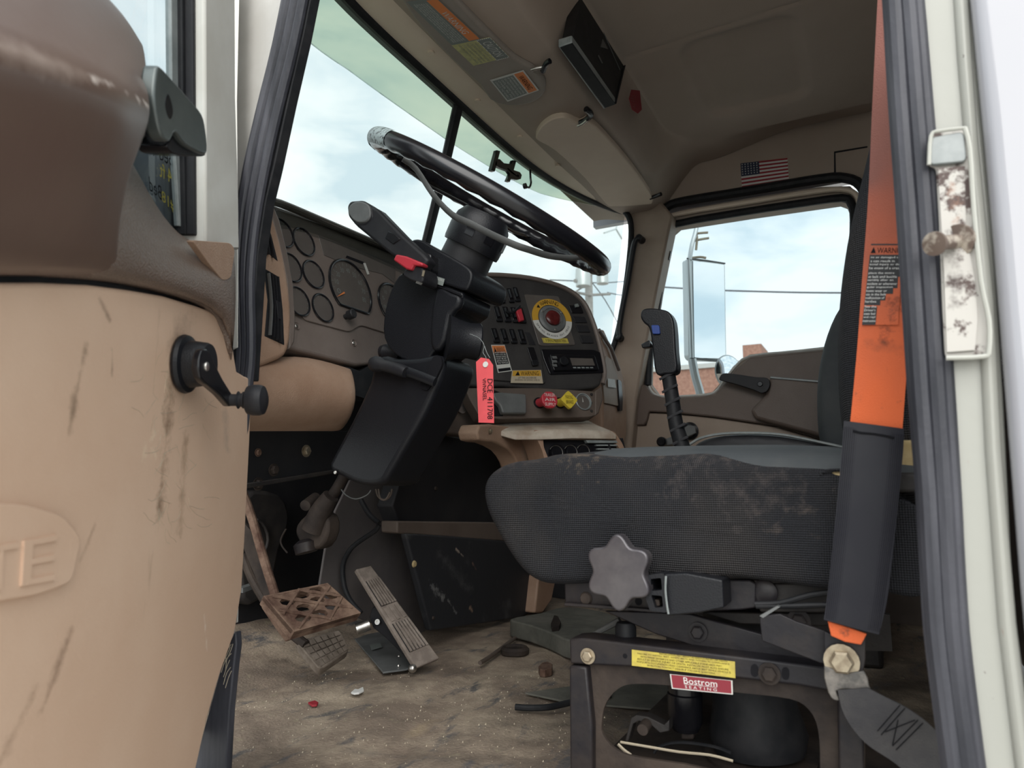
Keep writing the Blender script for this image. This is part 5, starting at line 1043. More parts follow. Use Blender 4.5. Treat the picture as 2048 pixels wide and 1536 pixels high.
# inside the base: damper, bellows, pan, bracket, hose
dm = lathe('damper_body', at(1372, 1460, ('X', 1.06)), (0, 0, 1), [(.0001, 0), (.018, .0), (.024, .012), (.025, .05), (.023, .052), (.023, .12), (.0001, .12)], M['gloss'], se, n=24)
px('damper_eye', rnd([(1360, 1452), (1385, 1452), (1387, 1480), (1362, 1480)], 5), ('X', 1.05), .02, M['dirtsteel'], se, bevel=.003)
lathe('air_spring', at(1520, 1512, ('X', 1.10)), (0, .06, 1), [(.0001, 0), (.045, .0), (.062, .008), (.068, .03), (.058, .07), (.060, .12), (.060, .20), (.0001, .20)], M['rubberd'], se, n=32)
lathe('spring_seat', at(1520, 1520, ('X', 1.10)), (0, 0, 1), [(.0001, 0), (.075, 0), (.076, .006), (.05, .008), (.0001, .008)], M['dirtsteel'], se, n=32)
slab('base_pan', [V(.945, .38, .035), V(1.42, .38, .035), V(1.42, .0, .035), V(.945, .0, .035)], V(0, 0, -.03), M['dirtsteel'], se, bevel=.003)
slab('far_side_plate', [V(1.40, .39, .20), V(1.40, .0, .20), V(1.40, .0, .14), V(1.40, .3, .12), V(1.40, .34, .03), V(1.40, .39, .03)], V(.01, 0, 0), M['dark'], se)
px('latch_bracket', [(1250, 1482), (1262, 1436), (1272, 1430), (1296, 1434), (1328, 1450), (1338, 1440), (1338, 1462), (1320, 1466), (1300, 1448), (1278, 1442), (1266, 1448), (1256, 1484)], ('X', .99), .02, M['dark'], se, bevel=.001)
lathe('latch_pin', at(1285, 1460, ('X', .97)), at(1297, 1442, ('X', 1.0)) - at(1285, 1460, ('X', .97)), [(.0001, 0), (.0075, 0), (.0075, .035), (.0001, .035)], M['dirtsteel'], se, n=14)
pxtube('air_line', [(1308, 1506), (1318, 1494), (1345, 1486), (1380, 1486), (1430, 1494), (1462, 1506)], ('X', 1.02), .0022, M['rubberd'], se, n=6)
tag(pxtube('straw', [(1241, 1484), (1300, 1494), (1360, 1504), (1420, 1510), (1466, 1522)], ('X', .975), .0016, M['s_beige'], None, n=5), 'pale dry straw lying across the opening of the seat base', 'straw')
tag(pxtube('straw', [(1236, 1488), (1248, 1500), (1262, 1510)], ('X', .972), .002, M['s_beige'], None, n=5), 'short bent straw at the left end of the long one', 'straw')
pxtube('rear_spring_wire', [(1575, 1380), (1590, 1420), (1602, 1460)], ('X', 1.2), .004, M['grey'], se, n=8)
rg = px('green_floor_mat', cat([(1020, 1238), (1080, 1226), (1130, 1214), (1200, 1222), (1245, 1240), (1240, 1262), (1190, 1278), (1140, 1280), (1100, 1264), (1060, 1250)], 3), ('Z', .05), .045, M['matgreen'], bevel=.004); tag(rg, 'grey green curled mat on the floor beyond the seat frame', 'mat')
mb = px('mat_buckle', [(1102, 1246), (1108, 1230), (1116, 1232), (1122, 1244), (1118, 1252), (1104, 1254)], ('Z', .062), .012, M['dirtsteel'], bevel=.001); tag(mb, 'small metal buckle lying on the curled green mat', 'buckle')
rm2 = px('far_mat', [(1050, 1385), (1140, 1372), (1300, 1340), (1560, 1380), (1600, 1440), (1140, 1404)], ('Z', .006), .004, M['matgreen'], bevel=.001); tag(rm2, 'flat grey green mat under the seat base', 'mat')
# ================================================================== PASSENGER SEAT
ps = thing('passenger_seat', (2.1, .2, 0), 'dark passenger seat cushion and back beyond the driver seat', 'seat')
rows = []
pp = [(1375, 895), (1400, 878), (1440, 868), (1500, 866), (1560, 869), (1620, 880), (1680, 893), (1740, 908), (1780, 930), (1780, 1000), (1700, 1010), (1500, 1000), (1400, 980), (1372, 930)]
b2 = [at(u, v, ('X', 1.86)) for u, v in pp]; c2 = sum((p for p in b2), V(0, 0, 0)) / len(b2)
for x, s in ((1.84, .9), (1.86, 1), (2.0, 1.0), (2.2, 1.0), (2.33, 1), (2.35, .9)): rows.append([V(x, c2.y + (p.y - c2.y) * s, c2.z + (p.z - c2.z) * s) for p in b2])
loft('seat_cushion', rows, M['blackm'], ps, sub=2)
pxtube('piping', [(1378, 890), (1402, 876), (1442, 868), (1500, 866), (1560, 869), (1620, 880), (1685, 894)], ('X', 1.845), .0035, M['greyp'], ps, n=6)
bk = []
for x, o in ((1.88, .02), (1.90, 0), (2.1, -.01), (2.3, 0), (2.32, .02)):
    bk.append([V(x, y - o, z) for y, z in ((.13, .44), (.132, .60), (.125, .70), (.10, .80), (.05, .9))] + [V(x, y + o, z) for y, z in ((-.02, .9), (-.03, .7), (-.04, .44))])
loft('backrest', bk, M['fabtop'], ps, sub=2)
box('seat_box', (2.1, .22, .16), (.22, .20, .16), M['dark'], ps, bevel=.01)
# ================================================================== SEAT BELT
bt = thing('seat_belt', at(1683, 1322, ('X', .86)), 'orange and rust red seat belt strap with a black sleeve', 'seat belt')
def strap(name, L_, R_, p, m, parent, off=0, th=.0022, **k):
    n = face_n(p); Lc = cat([at(u, v, p) + n * (o + off) for u, v, o in L_], 5, False); Rc = cat([at(u, v, p) + n * (o + off) for u, v, o in R_], 5, False)
    rows = []
    for a, b in zip(Lc, Rc): rows.append([a + (b - a) * t + n * (.0015 * math.sin(t * math.pi)) for t in (0, .06, .25, .5, .75, .94, 1)])
    return sheet(name, rows, -n * th, m, parent, **k)
BX = ('X', .86)
strap('strap', [(1758, -60, 0), (1752, 60, 0), (1744, 220, 0), (1736, 400, 0), (1724, 560, 0), (1714, 700, 0), (1699, 860, 0)], [(1822, -60, 0), (1822, 60, 0), (1820, 220, 0), (1818, 400, 0), (1820, 560, 0), (1816, 700, 0), (1804, 870, 0)], BX, M['belt'], bt)
strap('strap_sleeve', [(1688, 842, .004), (1684, 900, .004), (1674, 1010, .004), (1664, 1110, .004), (1655, 1190, .004), (1648, 1238, .004)], [(1808, 858, .004), (1806, 905, .004), (1796, 1010, .004), (1784, 1120, .004), (1774, 1200, .004), (1758, 1268, .004)], BX, M['sleeve'], bt, th=.007)
pxtube('sleeve_stitching', [(1706, 862), (1722, 866), (1745, 868), (1770, 872), (1788, 876)], ('X', .8545), .0014, M['ink'], bt, n=5)
for i in range(30):
    t = (i + .5) / 30; v0, v1 = 850 + 16 * t, 1240 + 28 * t
    pxtube('sleeve_rib', [(1688 + 120 * t, v0 + 3), (1675 + 120 * t, 1010), (1664 + 118 * t, 1110), (1650 + 110 * t, v1 - 3)], ('X', .8552), .00025, M['sleeve'], bt, n=4)
px('strap_end', [(1655, 1242), (1700, 1256), (1734, 1268), (1722, 1290), (1690, 1284), (1662, 1272)], ('X', .862), .004, M['belt'], bt, bevel=.001, label='bright orange strap end below the sleeve')
px('anchor_bracket', [(1648, 1262), (1690, 1282), (1732, 1270), (1731, 1320), (1726, 1348), (1700, 1346), (1648, 1336)], ('X', .875), .006, M['frame'], bt, bevel=.001)
bolt('anchor_bolt', at(1683, 1322, ('X', .872)), (-1, -.05, 0), .0125, M['zinc'], bt)
px('anchor_plate', cat([(1648, 1332), (1690, 1348), (1728, 1342), (1738, 1372), (1742, 1388), (1700, 1378), (1672, 1382), (1680, 1400), (1668, 1400), (1656, 1384)], 2), ('X', .868), .004, M['steelw'], bt, bevel=.001)
t2 = strap('lower_strap', [(1675, 1380, 0), (1690, 1430, .004), (1730, 1480, .008), (1790, 1520, .010), (1860, 1580, .010)], [(1735, 1376, 0), (1770, 1392, .004), (1815, 1412, .010), (1865, 1450, .010), (1925, 1520, .010)], ('X', .862), M['webb'], bt, th=.003)
st_ = []
for (a, b) in (((1755, 1462), (1800, 1410)), ((1762, 1470), (1810, 1416)), ((1785, 1492), (1836, 1440)), ((1792, 1500), (1846, 1446)), ((1770, 1464), (1830, 1440)), ((1785, 1490), (1796, 1440))): st_.append([at(a[0] + (b[0] - a[0]) * t, a[1] + (b[1] - a[1]) * t, ('X', .850)) for t in (0, .25, .5, .75, 1)])
tubes('stitching', st_, .0005, M['ink'], bt, n=4)
# printed warning on the strap
k_, Q, n_ = sticker('belt_label', [(1742, 488), (1806, 488), (1796, 650), (1724, 650)], ('X', .8578), M['belt'], bt, th=.0004, off=.0005, label='black printed warning label on the orange strap')
patch('label_print', Q, n_, [(.0, .98, 0, .018), (.0, 1.0, .135, .41), (.0, .92, .41, .55), (.0, .80, .55, .62), (.0, .60, .62, .70), (.0, .46, .70, .76), (.0, .38, .775, 1.0)], M['s_black'], k_)
letters('lettering', Q, n_, [('WARNIN', .22, 1.0, .045, .115)], M['ink'], k_)
q1 = quadmap(Q, .10, .04) + n_ * .0005; q2 = quadmap(Q, .02, .115) + n_ * .0005; q3 = quadmap(Q, .18, .115) + n_ * .0005
make('alert_triangle', [q1, q2, q3], [(0, 1, 2)], M['ink'], k_, smooth=False)
tl_ = [('rn or damaged sea', .05, .99), ('s can result in', .05, .78), ('sonal injury or dea', .03, .99), ('he event of a crash', .03, .98), None, ('place the entire', .03, .80), ('at belt and buckle', .03, .88), ('sembly after an', .02, .78), ('ncident or whenever', .02, .90), ('gular inspection', .02, .78), ('hows wear or', .02, .62), ('uts in the belt', .02, .60), ('malfunction of', .02, .56), ('hardwa', .02, .34), None, ('See the', .02, .36), ("Driver's", .02, .34), ('seat bel', .02, .34), ('and repl', .02, .35), ('instructio', .01, .37)]
it = []; y = .155
for e_ in tl_:
    if e_ is None: y += .02; continue
    it.append((e_[0], e_[1], e_[2], y, y + .030)); y += .0435
letters('lettering', Q, n_, it, M['inkw'], k_, off=.0006)
# ================================================================== GEAR SHIFT
gs = thing('gear_shifter', at(1368, 895, ('X', 1.62)), 'tall black gear shifter with taped shaft and blue button', 'gear shifter')
GX = ('X', 1.62)
pxtube('shaft', [(1476, 1345), (1405, 1060), (1366, 900), (1352, 850), (1345, 800), (1336, 745)], GX, [.02, .019, .018, .017, .0165, .0165], M['rubberd'], gs, n=14)
for i in range(6):
    v = 745 + i * 26; u = 1334 + (v - 745) * .20
    pxtube('tape_wrap', [(u - 15, v + 14), (u, v + 6), (u + 16, v - 2)], ('X', 1.604), .0035, M['blackm'], gs, n=6, flat=.4, flatdir=(1, 0, 0))
hd_ = [at(u, v, GX) for u, v in ((1331, 748), (1329, 744), (1322, 690), (1318, 650), (1312, 636), (1300, 628), (1288, 630), (1284, 638))]
px('grip', cat([(1311, 746), (1304, 690), (1298, 656), (1288, 646), (1281, 634), (1284, 620), (1300, 616), (1330, 620), (1342, 630), (1348, 650), (1351, 700), (1353, 742), (1330, 748)], 3), ('X', 1.60), .04, M['black'], gs, bevel=.012, seg=4)
px('blue_button', rnd([(1302, 650), (1318, 650), (1320, 668), (1305, 668)], 3), ('X', 1.594), .012, M['blue'], gs, bevel=.002)
px('trigger', [(1282, 688), (1298, 680), (1302, 688), (1300, 694), (1284, 696)], ('X', 1.60), .02, M['gloss'], gs, bevel=.002)
# ================================================================== RED TAG
tg = thing('paper_tag', at(970, 780, ('X', 1.07)), 'long red handwritten paper tag hanging from the column', 'tag')
Pt = px('card', [(952, 724), (962, 715), (978, 718), (986, 730), (988, 846), (957, 845)], ('X', 1.07), .0006, M['pink'], tg, smooth=False)
lathe('eyelet', at(971, 729, ('X', 1.0695)), face_n(('X', 1.07)), [(.0022, 0), (.0055, 0), (.0050, .001), (.0022, .001)], M['s_white'], tg, n=16)
pxtube('tie_wire', [(940, 668), (958, 676), (968, 690), (966, 705), (972, 715), (971, 729)], ('X', 1.069), .0005, M['greyp'], tg, n=4)
pxtube('tie_wire', [(969, 692), (974, 706), (980, 716)], ('X', 1.068), .0005, M['greyp'], tg, n=4)
Q = [at(u, v, ('X', 1.0692)) for u, v in ((986, 758), (986, 838), (975, 838), (975, 758))]
letters('handwriting', Q, face_n(('X', 1.07)), [('DCE  411708', .0, 1, 0, 1)], M['ink'], tg, off=.0003)
Q = [at(u, v, ('X', 1.0692)) for u, v in ((972, 756), (974, 800), (966, 801), (965, 757))]
letters('handwriting', Q, face_n(('X', 1.07)), [('VIVNASEL', .0, 1, 0, 1)], M['ink'], tg, off=.0003)
# ================================================================== VISORS AND OVERHEAD
VZ = lambda z: ('Z', z)
v1 = thing('sun_visor', (1.2, .80, 1.41), 'dark near sun visor covered with warning stickers', 'sun visor')
px('visor_pad', cat([(760, -60), (790, -20), (830, 40), (880, 95), (925, 140), (960, 170), (980, 200), (1005, 210), (1030, 212), (1062, 207), (1084, 194), (1092, 176), (1088, 158), (1065, 138), (1030, 118), (990, 80), (930, 20), (880, -40), (840, -110)], 2), VZ(1.405), .018, M['visor'], v1, bevel=.006, seg=3)
pxtube('visor_rod', [(1062, 140), (1076, 136), (1090, 134)], VZ(1.40), .004, M['steel'], v1, n=8)
pxtube('rod_clip', [(1086, 142), (1092, 128), (1100, 122)], VZ(1.398), .007, M['gloss'], v1, n=8)
k_, Q, n_ = sticker('warning_sticker', [(874, -4), (962, 78), (904, 90), (813, 3)], VZ(1.404), M['s_grey'], v1, label='long white and orange warning sticker, topmost on the visor')
patch('orange_band', Q, n_, [(.02, .98, .02, .38)], M['s_orange'], k_)
letters('lettering', Q, n_, [('WARNING', .28, .80, .10, .33)] + [(s, .06, .94, .44 + i * .075, .49 + i * .075) for i, s in enumerate(('CHILDREN AND SMALL ADULTS CAN BE INJURED BY THE SEAT BELT', 'ALWAYS ADJUST THE SEAT BEFORE THE VEHICLE IS MOVED', 'NEVER PLACE A CHILD SEAT HERE WITH THE BRAKE RELEASED', 'SIT AS FAR BACK AS POSSIBLE AND WEAR THE BELT LOW', 'SEE THE MANUAL FOR MORE INFORMATION AND WARNINGS', 'KEEP THIS LABEL CLEAN AND READABLE AT ALL TIMES'))], M['s_white'], k_, off=.0015)
k_, Q, n_ = sticker('yellowed_sticker', [(980, 74), (1018, 113), (947, 131), (903, 90)], VZ(1.404), M['s_pale'], v1, label='yellowed peeling caution sticker, middle one on the visor')
patch('dull_field', Q, n_, [(0, 1, 0, .34)], M['s_grey'], k_)
letters('lettering', Q, n_, [('CAUTION', .14, .86, .06, .28)], M['s_white'], k_, off=.0008)
letters('small_print', Q, n_, [(s, .06, .94, .40 + i * .10, .46 + i * .10) for i, s in enumerate(('THIS AXLE MAY DROP IF AIR IS', 'LOST FROM THE SYSTEM CHECK', 'THE GAUGE BEFORE MOVING AND', 'STOP WHEN LIGHTS COME ON', 'USE LOW GEAR ON ALL GRADES'))], M['s_grey'], k_, off=.0006)
dd = []
for i in range(26):
    t = i / 26; e_ = [(0, 0), (1, 0), (1, .34), (0, .34)]; s4 = t * 4; a, b = e_[int(s4) % 4], e_[(int(s4) + 1) % 4]; f0 = s4 % 1
    p0 = quadmap(Q, a[0] + (b[0] - a[0]) * f0, a[1] + (b[1] - a[1]) * f0); p1 = quadmap(Q, a[0] + (b[0] - a[0]) * min(1, f0 + .09), a[1] + (b[1] - a[1]) * min(1, f0 + .09)); dd.append([p0 + n_ * .001, p1 + n_ * .001])
tag(tubes('dashed_border', dd, .0007, M['s_white'], k_, n=4), kind='stuff')
k_, Q, n_ = sticker('warning_sticker', [(1047, 140), (1078, 180), (1015, 203), (980, 160)], VZ(1.404), M['s_white'], v1, label='small square white and orange warning sticker at the end of the visor')
patch('orange_band', Q, n_, [(.04, .96, .04, .30)], M['s_orange'], k_); patch('grey_field', Q, n_, [(.06, .94, .34, .96)], M['s_grey'], k_)
letters('lettering', Q, n_, [('WARNING', .18, .82, .09, .25)], M['ink'], k_, off=.0006)
letters('small_print', Q, n_, [(s, .10, .90, .38 + i * .095, .44 + i * .095) for i, s in enumerate(('AIR BRAKES CAN FAIL', 'IF PRESSURE IS LOW', 'DO NOT MOVE TRUCK', 'UNTIL GAUGE READS', 'OVER 90 PSI', 'CHOCK THE WHEELS'))], M['s_white'], k_, off=.0006)
v2 = thing('sun_visor', (1.95, .75, 1.41), 'plain beige far sun visor above the right windshield pane', 'sun visor')
px('visor_pad', cat([(1072, 274), (1082, 255), (1105, 239), (1132, 236), (1160, 249), (1180, 244), (1229, 293), (1272, 346), (1306, 401), (1284, 410), (1228, 413), (1211, 407), (1170, 357), (1111, 302), (1078, 283)], 3), VZ(1.405), .020, M['visorl'], v2, bevel=.008, seg=4)
pxtube('rod_clip', [(1160, 246), (1172, 240), (1182, 228), (1172, 218)], VZ(1.402), .008, M['gloss'], v2, n=8)
pxtube('visor_rod', [(1155, 252), (1166, 247), (1174, 240)], VZ(1.396), .004, M['steel'], v2, n=8)
pxtube('end_clip', [(1300, 396), (1312, 392), (1322, 388)], VZ(1.41), .007, M['gloss'], v2, n=8)
for u, v in ((862, 107), (955, 203), (1040, 275), (1116, 333)):
    c_ = at(u, v, ('Z', 1.424)); tag(lathe('trim_clip', c_, (0, 0, -1), [(.008, -.004), (.009, .0015), (.005, .002), (.0001, .001)], M['header'], None, n=14), 'small beige plug in the windshield header strip, ' + {862: 'first from the near end', 955: 'just before the divider bar', 1040: 'third, above the mirror bracket', 1116: 'last, beside the far visor'}[u], 'plug', 'header strip plugs')
# overhead box at the shelf edge
ob = thing('overhead_box', (1.62, .60, 1.42), 'black slotted plastic box set in the overhead shelf between the visors', 'box')
px('box_lip', [(1116, 94), (1144, 86), (1231, 209), (1207, 219)], VZ(1.405), .02, M['greyp'], ob, bevel=.003)
px('lip_slot', [(1133, 103), (1137, 101), (1216, 212), (1212, 214)], VZ(1.4048), .0006, M['ink'], ob)
a, b = at(1144, 86, VZ(1.405)), at(1231, 209, VZ(1.405))
OBN = (b - a).cross(V(0, .10, 1)).normalized(); OBP = lambda o=0: (a + (OBN if OBN.dot(CAM - a) > 0 else -OBN) * o, OBN)
px('box_face', [(1144, 86), (1163, -10), (1190, -10), (1251, 130), (1231, 209)], OBP(0), .030, M['rubberd'], ob, bevel=.002)
pxtube('face_rim', [(1188, -10), (1250, 128), (1231, 206)], OBP(.002), .003, M['black'], ob, n=6, sm=0)
pxtube('face_ridge', [(1176, -6), (1240, 140)], OBP(.001), .0012, M['grey'], ob, n=6, sm=0)
px('latch_arrow', [(1206, 78), (1216, 98), (1202, 94)], OBP(.002), .002, M['grey'], ob)
px('latch_slot', [(1198, 110), (1206, 126), (1204, 127), (1196, 111)], OBP(.002), .001, M['grey'], ob)
rs = px('red_sticker', [(1255, 182), (1272, 184), (1276, 222), (1268, 230), (1256, 222), (1250, 200)], OBP(-.004), .001, M['s_red'], None, off=.012); tag(rs, 'small faded red sticker on the dark shelf edge beside the overhead box', 'sticker')
letters('lettering', [at(u, v, OBP(.0085)) for u, v in ((1258, 186), (1273, 190), (1272, 222), (1257, 216))], face_n(OBP(0)), [(s, .1, .9, .08 + i * .17, .18 + i * .17) for i, s in enumerate(('WATCH', 'HEIGHT', 'LIMIT', 'ROUTE', '13 FT'))], M['s_mar'], rs)
# flag decal above the far window
FP = ('X', 2.4745)
fg, Q, n_ = sticker('flag_decal', [(1481, 327), (1575, 316), (1578, 361), (1484, 376)], FP, M['inkw'], None, th=.001, label='small striped flag sticker above the far door window'); fg['category'] = 'sticker'
patch('red_stripe', Q, n_, [(0, 1, i * 2 / 13, (i * 2 + 1) / 13) for i in range(7)], M['s_red'], fg)
patch('blue_canton', Q, n_, [(0, .40, 0, 7 / 13)], M['s_navy'], fg, off=.0004)
sv, sf = [], []
for r_ in range(5):
    for c_ in range(6):
        x, y = .035 + c_ * .063, .06 + r_ * .098; k = len(sv)
        for j in range(10): a = math.pi / 2 + j * math.pi / 5; R0 = 1 if j % 2 == 0 else .4; sv.append(quadmap(Q, x + .018 * R0 * math.cos(a), y - .036 * R0 * math.sin(a)) + n_ * .0006)
        sf.append(tuple(range(k, k + 10)))
tag(make('stars', sv, sf, M['inkw'], fg, smooth=False), kind='stuff')
# rear-view mirror mount and hook on the glass
mm = thing('mirror_bracket', at(1015, 340, ('Y', .93)), 'empty black mirror bracket stuck on the right windshield pane', 'bracket')
MB = ('Y', .935)
px('bracket_head', [(994, 300), (1001, 302), (990, 343), (983, 341)], MB, .012, M['gloss'], mm, bevel=.001)
px('bracket_arm', [(992, 318), (1000, 318), (1008, 326), (1022, 328), (1026, 320), (1033, 322), (1028, 340), (1040, 344), (1044, 350), (1042, 358), (1034, 360), (1022, 358), (1020, 364), (1014, 362), (1020, 348), (1016, 342), (1000, 336), (990, 330)], MB, .010, M['gloss'], mm, bevel=.001, holes=[[(1034, 349), (1038, 350), (1038, 354), (1034, 353)]])
hk = pxtube('mirror_hook', [(1058, 316), (1060, 336), (1061, 356), (1062, 366), (1058, 375), (1050, 372)], MB, .0035, M['gloss'], None, n=8); tag(hk, 'thin black hooked rod hanging from the header next to the mirror bracket', 'hook')
kb2 = lathe('hook_pad', at(1050, 372, MB), (0, -1, 0), [(.0001, -.004), (.009, -.004), (.009, .004), (.0001, .004)], M['gloss'], hk, n=12)
# grab handle
gh_ = thing('grab_handle', at(1258, 560, ('X', 2.40)), 'long black grab handle on the far windshield pillar', 'handle')
pxtube('grip', [(1281, 477), (1272, 480), (1266, 500), (1256, 560), (1244, 620), (1238, 660), (1240, 672), (1236, 678)], ('X', 2.375), .0105, M['black'], gh_, n=12)
for u, v in ((1279, 476), (1236, 674)): lathe('mount', at(u, v, ('X', 2.385)), (-1, 0, 0), [(.0001, -.03), (.014, -.03), (.012, .01), (.0001, .012)], M['black'], gh_, n=14)
# ================================================================== FAR DOOR (closed)
pd_ = thing('truck_door', (2.5, .35, .05), 'closed far truck door with brown trim and a curved window sill', 'door')
gl = [(1316, 791), (1298, 767), (1300, 696), (1316, 605), (1335, 482), (1340, 466), (1356, 452), (1500, 429), (1680, 403), (1694, 408), (1701, 424), (1697, 560), (1690, 689), (1600, 699), (1499, 709), (1467, 732), (1446, 760), (1425, 784), (1390, 790)]
out_ = [(1268, 905), (1266, 790), (1284, 640), (1310, 470), (1332, 432), (1362, 420), (1500, 396), (1640, 374), (1700, 372), (1722, 392), (1730, 430), (1728, 560), (1726, 720), (1726, 1100), (1268, 1100)]
px('door_frame', out_, ('X', 2.49), .05, M['head'], pd_, holes=[gl], smooth=False)
px('window_pane', [(1280, 440), (1720, 380), (1720, 720), (1490, 730), (1420, 830), (1280, 830)], ('X', 2.525), .004, M['sglass'], pd_)
pxtube('body_seal', [(1258, 930), (1258, 850), (1266, 760), (1280, 640), (1300, 500), (1314, 440), (1334, 414), (1370, 402), (1500, 381), (1640, 358), (1690, 356), (1722, 372), (1738, 420), (1738, 560), (1738, 720)], ('X', 2.465), .0165, M['rubberd'], pd_, n=10)
pxtube('glass_seal', [(1296, 770), (1300, 696), (1316, 600), (1328, 500), (1336, 468), (1352, 448), (1500, 422), (1600, 407), (1684, 396), (1702, 408), (1708, 440), (1704, 560), (1698, 690)], ('X', 2.48), .0135, M['rubberd'], pd_, n=10)
pxtube('frame_lip', [(1282, 740), (1300, 600), (1316, 480), (1330, 440), (1356, 428), (1500, 404), (1640, 382), (1694, 380), (1716, 396), (1722, 440)], ('X', 2.475), .009, M['header'], pd_, n=8)
pxtube('sill_edge', [(1298, 772), (1306, 786), (1330, 793), (1400, 790), (1428, 785), (1448, 762), (1468, 736), (1500, 712), (1600, 702), (1694, 692)], ('X', 2.47), .004, M['s_white'], pd_, n=6)
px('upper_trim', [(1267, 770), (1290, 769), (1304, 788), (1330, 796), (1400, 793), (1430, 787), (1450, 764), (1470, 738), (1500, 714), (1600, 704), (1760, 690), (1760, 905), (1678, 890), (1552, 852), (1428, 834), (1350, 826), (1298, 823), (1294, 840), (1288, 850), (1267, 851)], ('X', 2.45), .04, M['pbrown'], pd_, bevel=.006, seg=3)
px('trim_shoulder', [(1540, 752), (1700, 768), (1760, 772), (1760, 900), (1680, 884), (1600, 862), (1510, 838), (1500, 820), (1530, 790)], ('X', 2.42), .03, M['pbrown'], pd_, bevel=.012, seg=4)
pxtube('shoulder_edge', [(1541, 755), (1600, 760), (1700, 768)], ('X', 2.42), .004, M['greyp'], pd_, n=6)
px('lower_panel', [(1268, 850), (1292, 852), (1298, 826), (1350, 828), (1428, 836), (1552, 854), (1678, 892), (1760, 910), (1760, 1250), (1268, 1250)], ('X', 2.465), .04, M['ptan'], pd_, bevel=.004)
px('release_handle', cat([(1438, 758), (1446, 747), (1470, 748), (1510, 754), (1534, 756), (1540, 768), (1534, 782), (1522, 786), (1508, 780), (1470, 768), (1446, 762)], 3), ('X', 2.40), .02, M['blackm'], pd_, bevel=.004, seg=3)
lathe('handle_hub', at(1520, 768, ('X', 2.398)), (-1, 0, 0), [(.0001, 0), (.009, 0), (.007, .002), (.0001, .002)], M['gloss'], pd_, n=16)
wk = lathe('window_crank', at(1380, 862, ('X', 2.46)), (-1, 0, 0), [(.0001, 0), (.030, 0), (.031, .006), (.024, .009), (.023, .03), (.0001, .032)], M['gloss'], pd_, n=24)
px('crank_arm', [(1376, 850), (1390, 852), (1392, 866), (1340, 890), (1326, 892), (1330, 878), (1346, 872)], ('X', 2.425), .008, M['grey'], wk, bevel=.002)
lathe('crank_knob', at(1326, 884, ('X', 2.42)), (-1, 0, 0), [(.0001, -.01), (.012, -.01), (.017, .006), (.017, .022), (.012, .028), (.0001, .028)], M['gloss'], wk, n=18)
px('latch_block', rnd([(1334, 500), (1342, 502), (1338, 520), (1331, 518)], 2), ('X', 2.47), .01, M['gloss'], pd_, bevel=.001)
# ================================================================== OUTSIDE
mr = thing('side_mirror', at(1412, 620, ('X', 2.95)), 'tall rectangular truck side mirror on a steel arm outside the far window', 'mirror')
MX = ((2.95, .62, 1.2), (-.64, -.77, .0))
px('mirror_housing', rnd([(1374, 517), (1450, 527), (1453, 722), (1384, 720), (1378, 712)], 5), MX, .035, M['mframe'], mr, bevel=.003)
px('mirror_glass', [(1385, 522), (1447, 530), (1450, 717), (1388, 716)], MX, .003, M['mirror'], mr, off=.004)
pxtube('mirror_edge', [(1376, 520), (1380, 620), (1383, 716)], MX, .010, M['mframe'], mr, n=8)
pxtube('mirror_edge', [(1383, 716), (1420, 720), (1452, 722)], MX, .006, M['grey'], mr, n=6, sm=0)
pxtube('mirror_edge', [(1374, 517), (1412, 521), (1450, 527)], MX, .004, M['grey'], mr, n=6, sm=0)
pxtube('support_arm', [(1398, 420), (1392, 460), (1384, 490), (1379, 520)], MX, .010, M['mframe'], mr, n=8)
pxtube('support_arm', [(1384, 718), (1390, 750), (1397, 775), (1404, 800)], MX, .018, M['mframe'], mr, n=8)
a_ = at(1404, 800, MX); tube('support_arm', [a_, a_ + V(-.12, 0, -.06), V(2.56, a_.y, a_.z - .12)], .018, M['mframe'], mr, n=8)
a_ = at(1398, 420, MX); tube('support_arm', [a_, a_ + V(-.15, 0, .05), V(2.56, a_.y, a_.z + .02)], .010, M['mframe'], mr, n=8)
for pth in (((1386, 468), (1402, 466), (1416, 465)), ((1386, 482), (1400, 479), (1418, 476)), ((1382, 516), (1400, 514), (1412, 516)), ((1390, 460), (1394, 475), (1392, 500))): pxtube('arm_clamp', pth, ('X', 2.94), .0055, M['s_beige'], mr, n=6)
cm = thing('convex_mirror', at(1455, 745, ('X', 2.9)), 'small round convex mirror below the tall side mirror', 'mirror')
c_ = at(1457, 744, ('X', 2.90)); axm = V(-.62, -.78, 0).normalized()
lathe('mirror_bowl', c_, axm, [(.0001, -.03), (.05, -.02), (.071, 0), (.068, .002), (.0001, .002)], M['mframe'], cm, n=32)
lathe('mirror_glass', c_ + axm * .003, axm, [(.066, 0), (.05, .007), (.03, .012), (.0001, .015)], M['mirror'], cm, n=32)
yd = grid_surface('ground', -60, 130, -80, 130, 4, 4, lambda x, y: -1.12, M['gravel'], th=V(0, 0, -.2)); yd.name = 'trim_12'; tag(yd, kind='structure')
bl = thing('brick_building', (34, 12, -1.12), 'long low red brick building across the yard beyond the far window', 'building')
def bbox(nm, x0, x1, y0, y1, z0, z1, m_, par, **k): return box(nm, ((x0 + x1) / 2, (y0 + y1) / 2, (z0 + z1) / 2), ((x1 - x0) / 2, (y1 - y0) / 2, (z1 - z0) / 2), m_, par, **k)
BT = at(1400, 728, ('X', 30)).z; b0, b1 = at(1523, 688, ('X', 32)), at(1486, 700, ('X', 32))
bbox('wall', 30, 38, 0, 40, -1.12, BT - .2, M['brick'], bl); bbox('parapet', 29.9, 38.1, -.1, 40.1, BT - .2, BT, M['conc'], bl)
bbox('roof_block', 31.9, 34, b0.y, b1.y, BT, b0.z, M['brick'], bl)
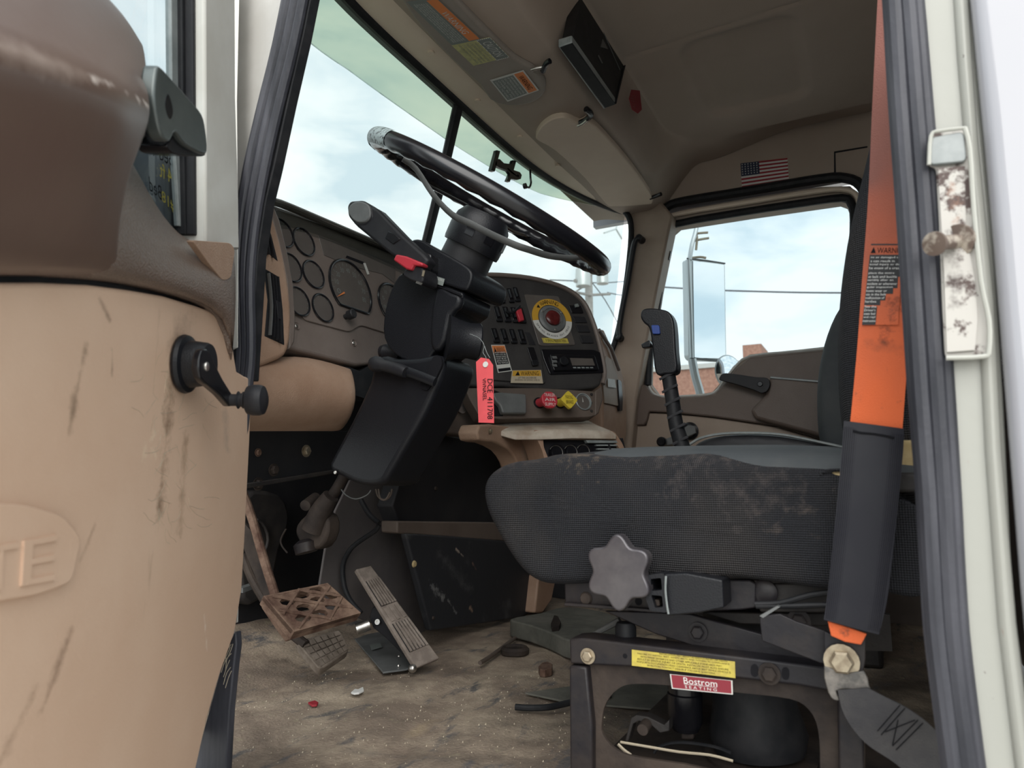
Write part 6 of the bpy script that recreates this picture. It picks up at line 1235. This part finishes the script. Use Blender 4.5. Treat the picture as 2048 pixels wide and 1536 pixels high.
for i in range(8):
    y = 1.2 + i * 4.3; w_ = bbox('window_frame', 29.93, 30.05, y, y + 2.6, 1.5, 3.2, M['conc'], bl); bbox('pane', 29.90, 29.96, y + .1, y + 2.5, 1.6, 3.1, M['sglass'] if False else M['greyp'], w_)
bbox('band', 29.94, 30.02, 3, 40, 3.5, 3.9, M['conc'], bl)
# utility pole seen through the windshield
def polepart(): pass
P0 = at(1178, 600, ('Y', 9.0)); pole = thing('utility_pole', (P0.x, 9.0, -1.12), 'weathered utility pole with transformer and cross arms ahead of the truck', 'pole')
lathe('pole_shaft', (P0.x, 9.0, -1.12), (0, 0, 1), [(.20, 0), (.13, at(1178, 540, ('Y', 9)).z + 1.12 + .8), (.0001, at(1178, 540, ('Y', 9)).z + 1.12 + .8)], M['wood'], pole, n=14)
PY_ = ('Y', 8.9)
pxtube('cross_arm', [(1150, 562), (1180, 548), (1215, 532)], PY_, .07, M['wood'], pole, n=6, sm=0)
pxtube('cross_arm', [(1146, 584), (1180, 590), (1220, 588)], PY_, .05, M['wood'], pole, n=6, sm=0)
pxtube('brace', [(1150, 584), (1180, 566)], PY_, .03, M['wood'], pole, n=6, sm=0)
lathe('transformer', at(1166, 556, ('Y', 8.7)), (0, 0, 1), [(.0001, -.3), (.25, -.3), (.27, 0), (.25, .32), (.0001, .38)], M['mframe'], pole, n=18)
lathe('transformer', at(1205, 552, ('Y', 8.7)), (0, 0, 1), [(.0001, -.3), (.22, -.3), (.22, .25), (.0001, .3)], M['mframe'], pole, n=18)
P1 = at(1232, 460, ('Y', 9.5)); p2_ = thing('pole_antenna', tuple(P1), 'thin three armed fitting high on a mast seen through the windshield corner', 'antenna')
for e_ in (((1232, 458), (1236, 438)), ((1232, 458), (1208, 466)), ((1232, 458), (1244, 478))): pxtube('antenna_arm', [e_[0], e_[1]], ('Y', 9.5), .035, M['mframe'], p2_, n=6, sm=0)
wr = thing('overhead_wires', (14, 6, 4), 'thin overhead wires crossing the cloudy sky', 'wires')
pxtube('wire', [(1290, 572), (1370, 577), (1450, 581), (1600, 585), (1760, 586)], ('X', 24), .03, M['wire'], wr, n=5)
pxtube('wire', [(1180, 560), (1210, 600), (1240, 655), (1250, 680)], ('Y', 9.3), .02, M['wire'], wr, n=5)
pxtube('wire', [(1100, 560), (1150, 562), (1200, 566), (1260, 562)], ('Y', 12), .03, M['wire'], wr, n=5)
pxtube('wire', [(1215, 585), (1240, 590), (1262, 590)], ('Y', 12), .03, M['wire'], wr, n=5)
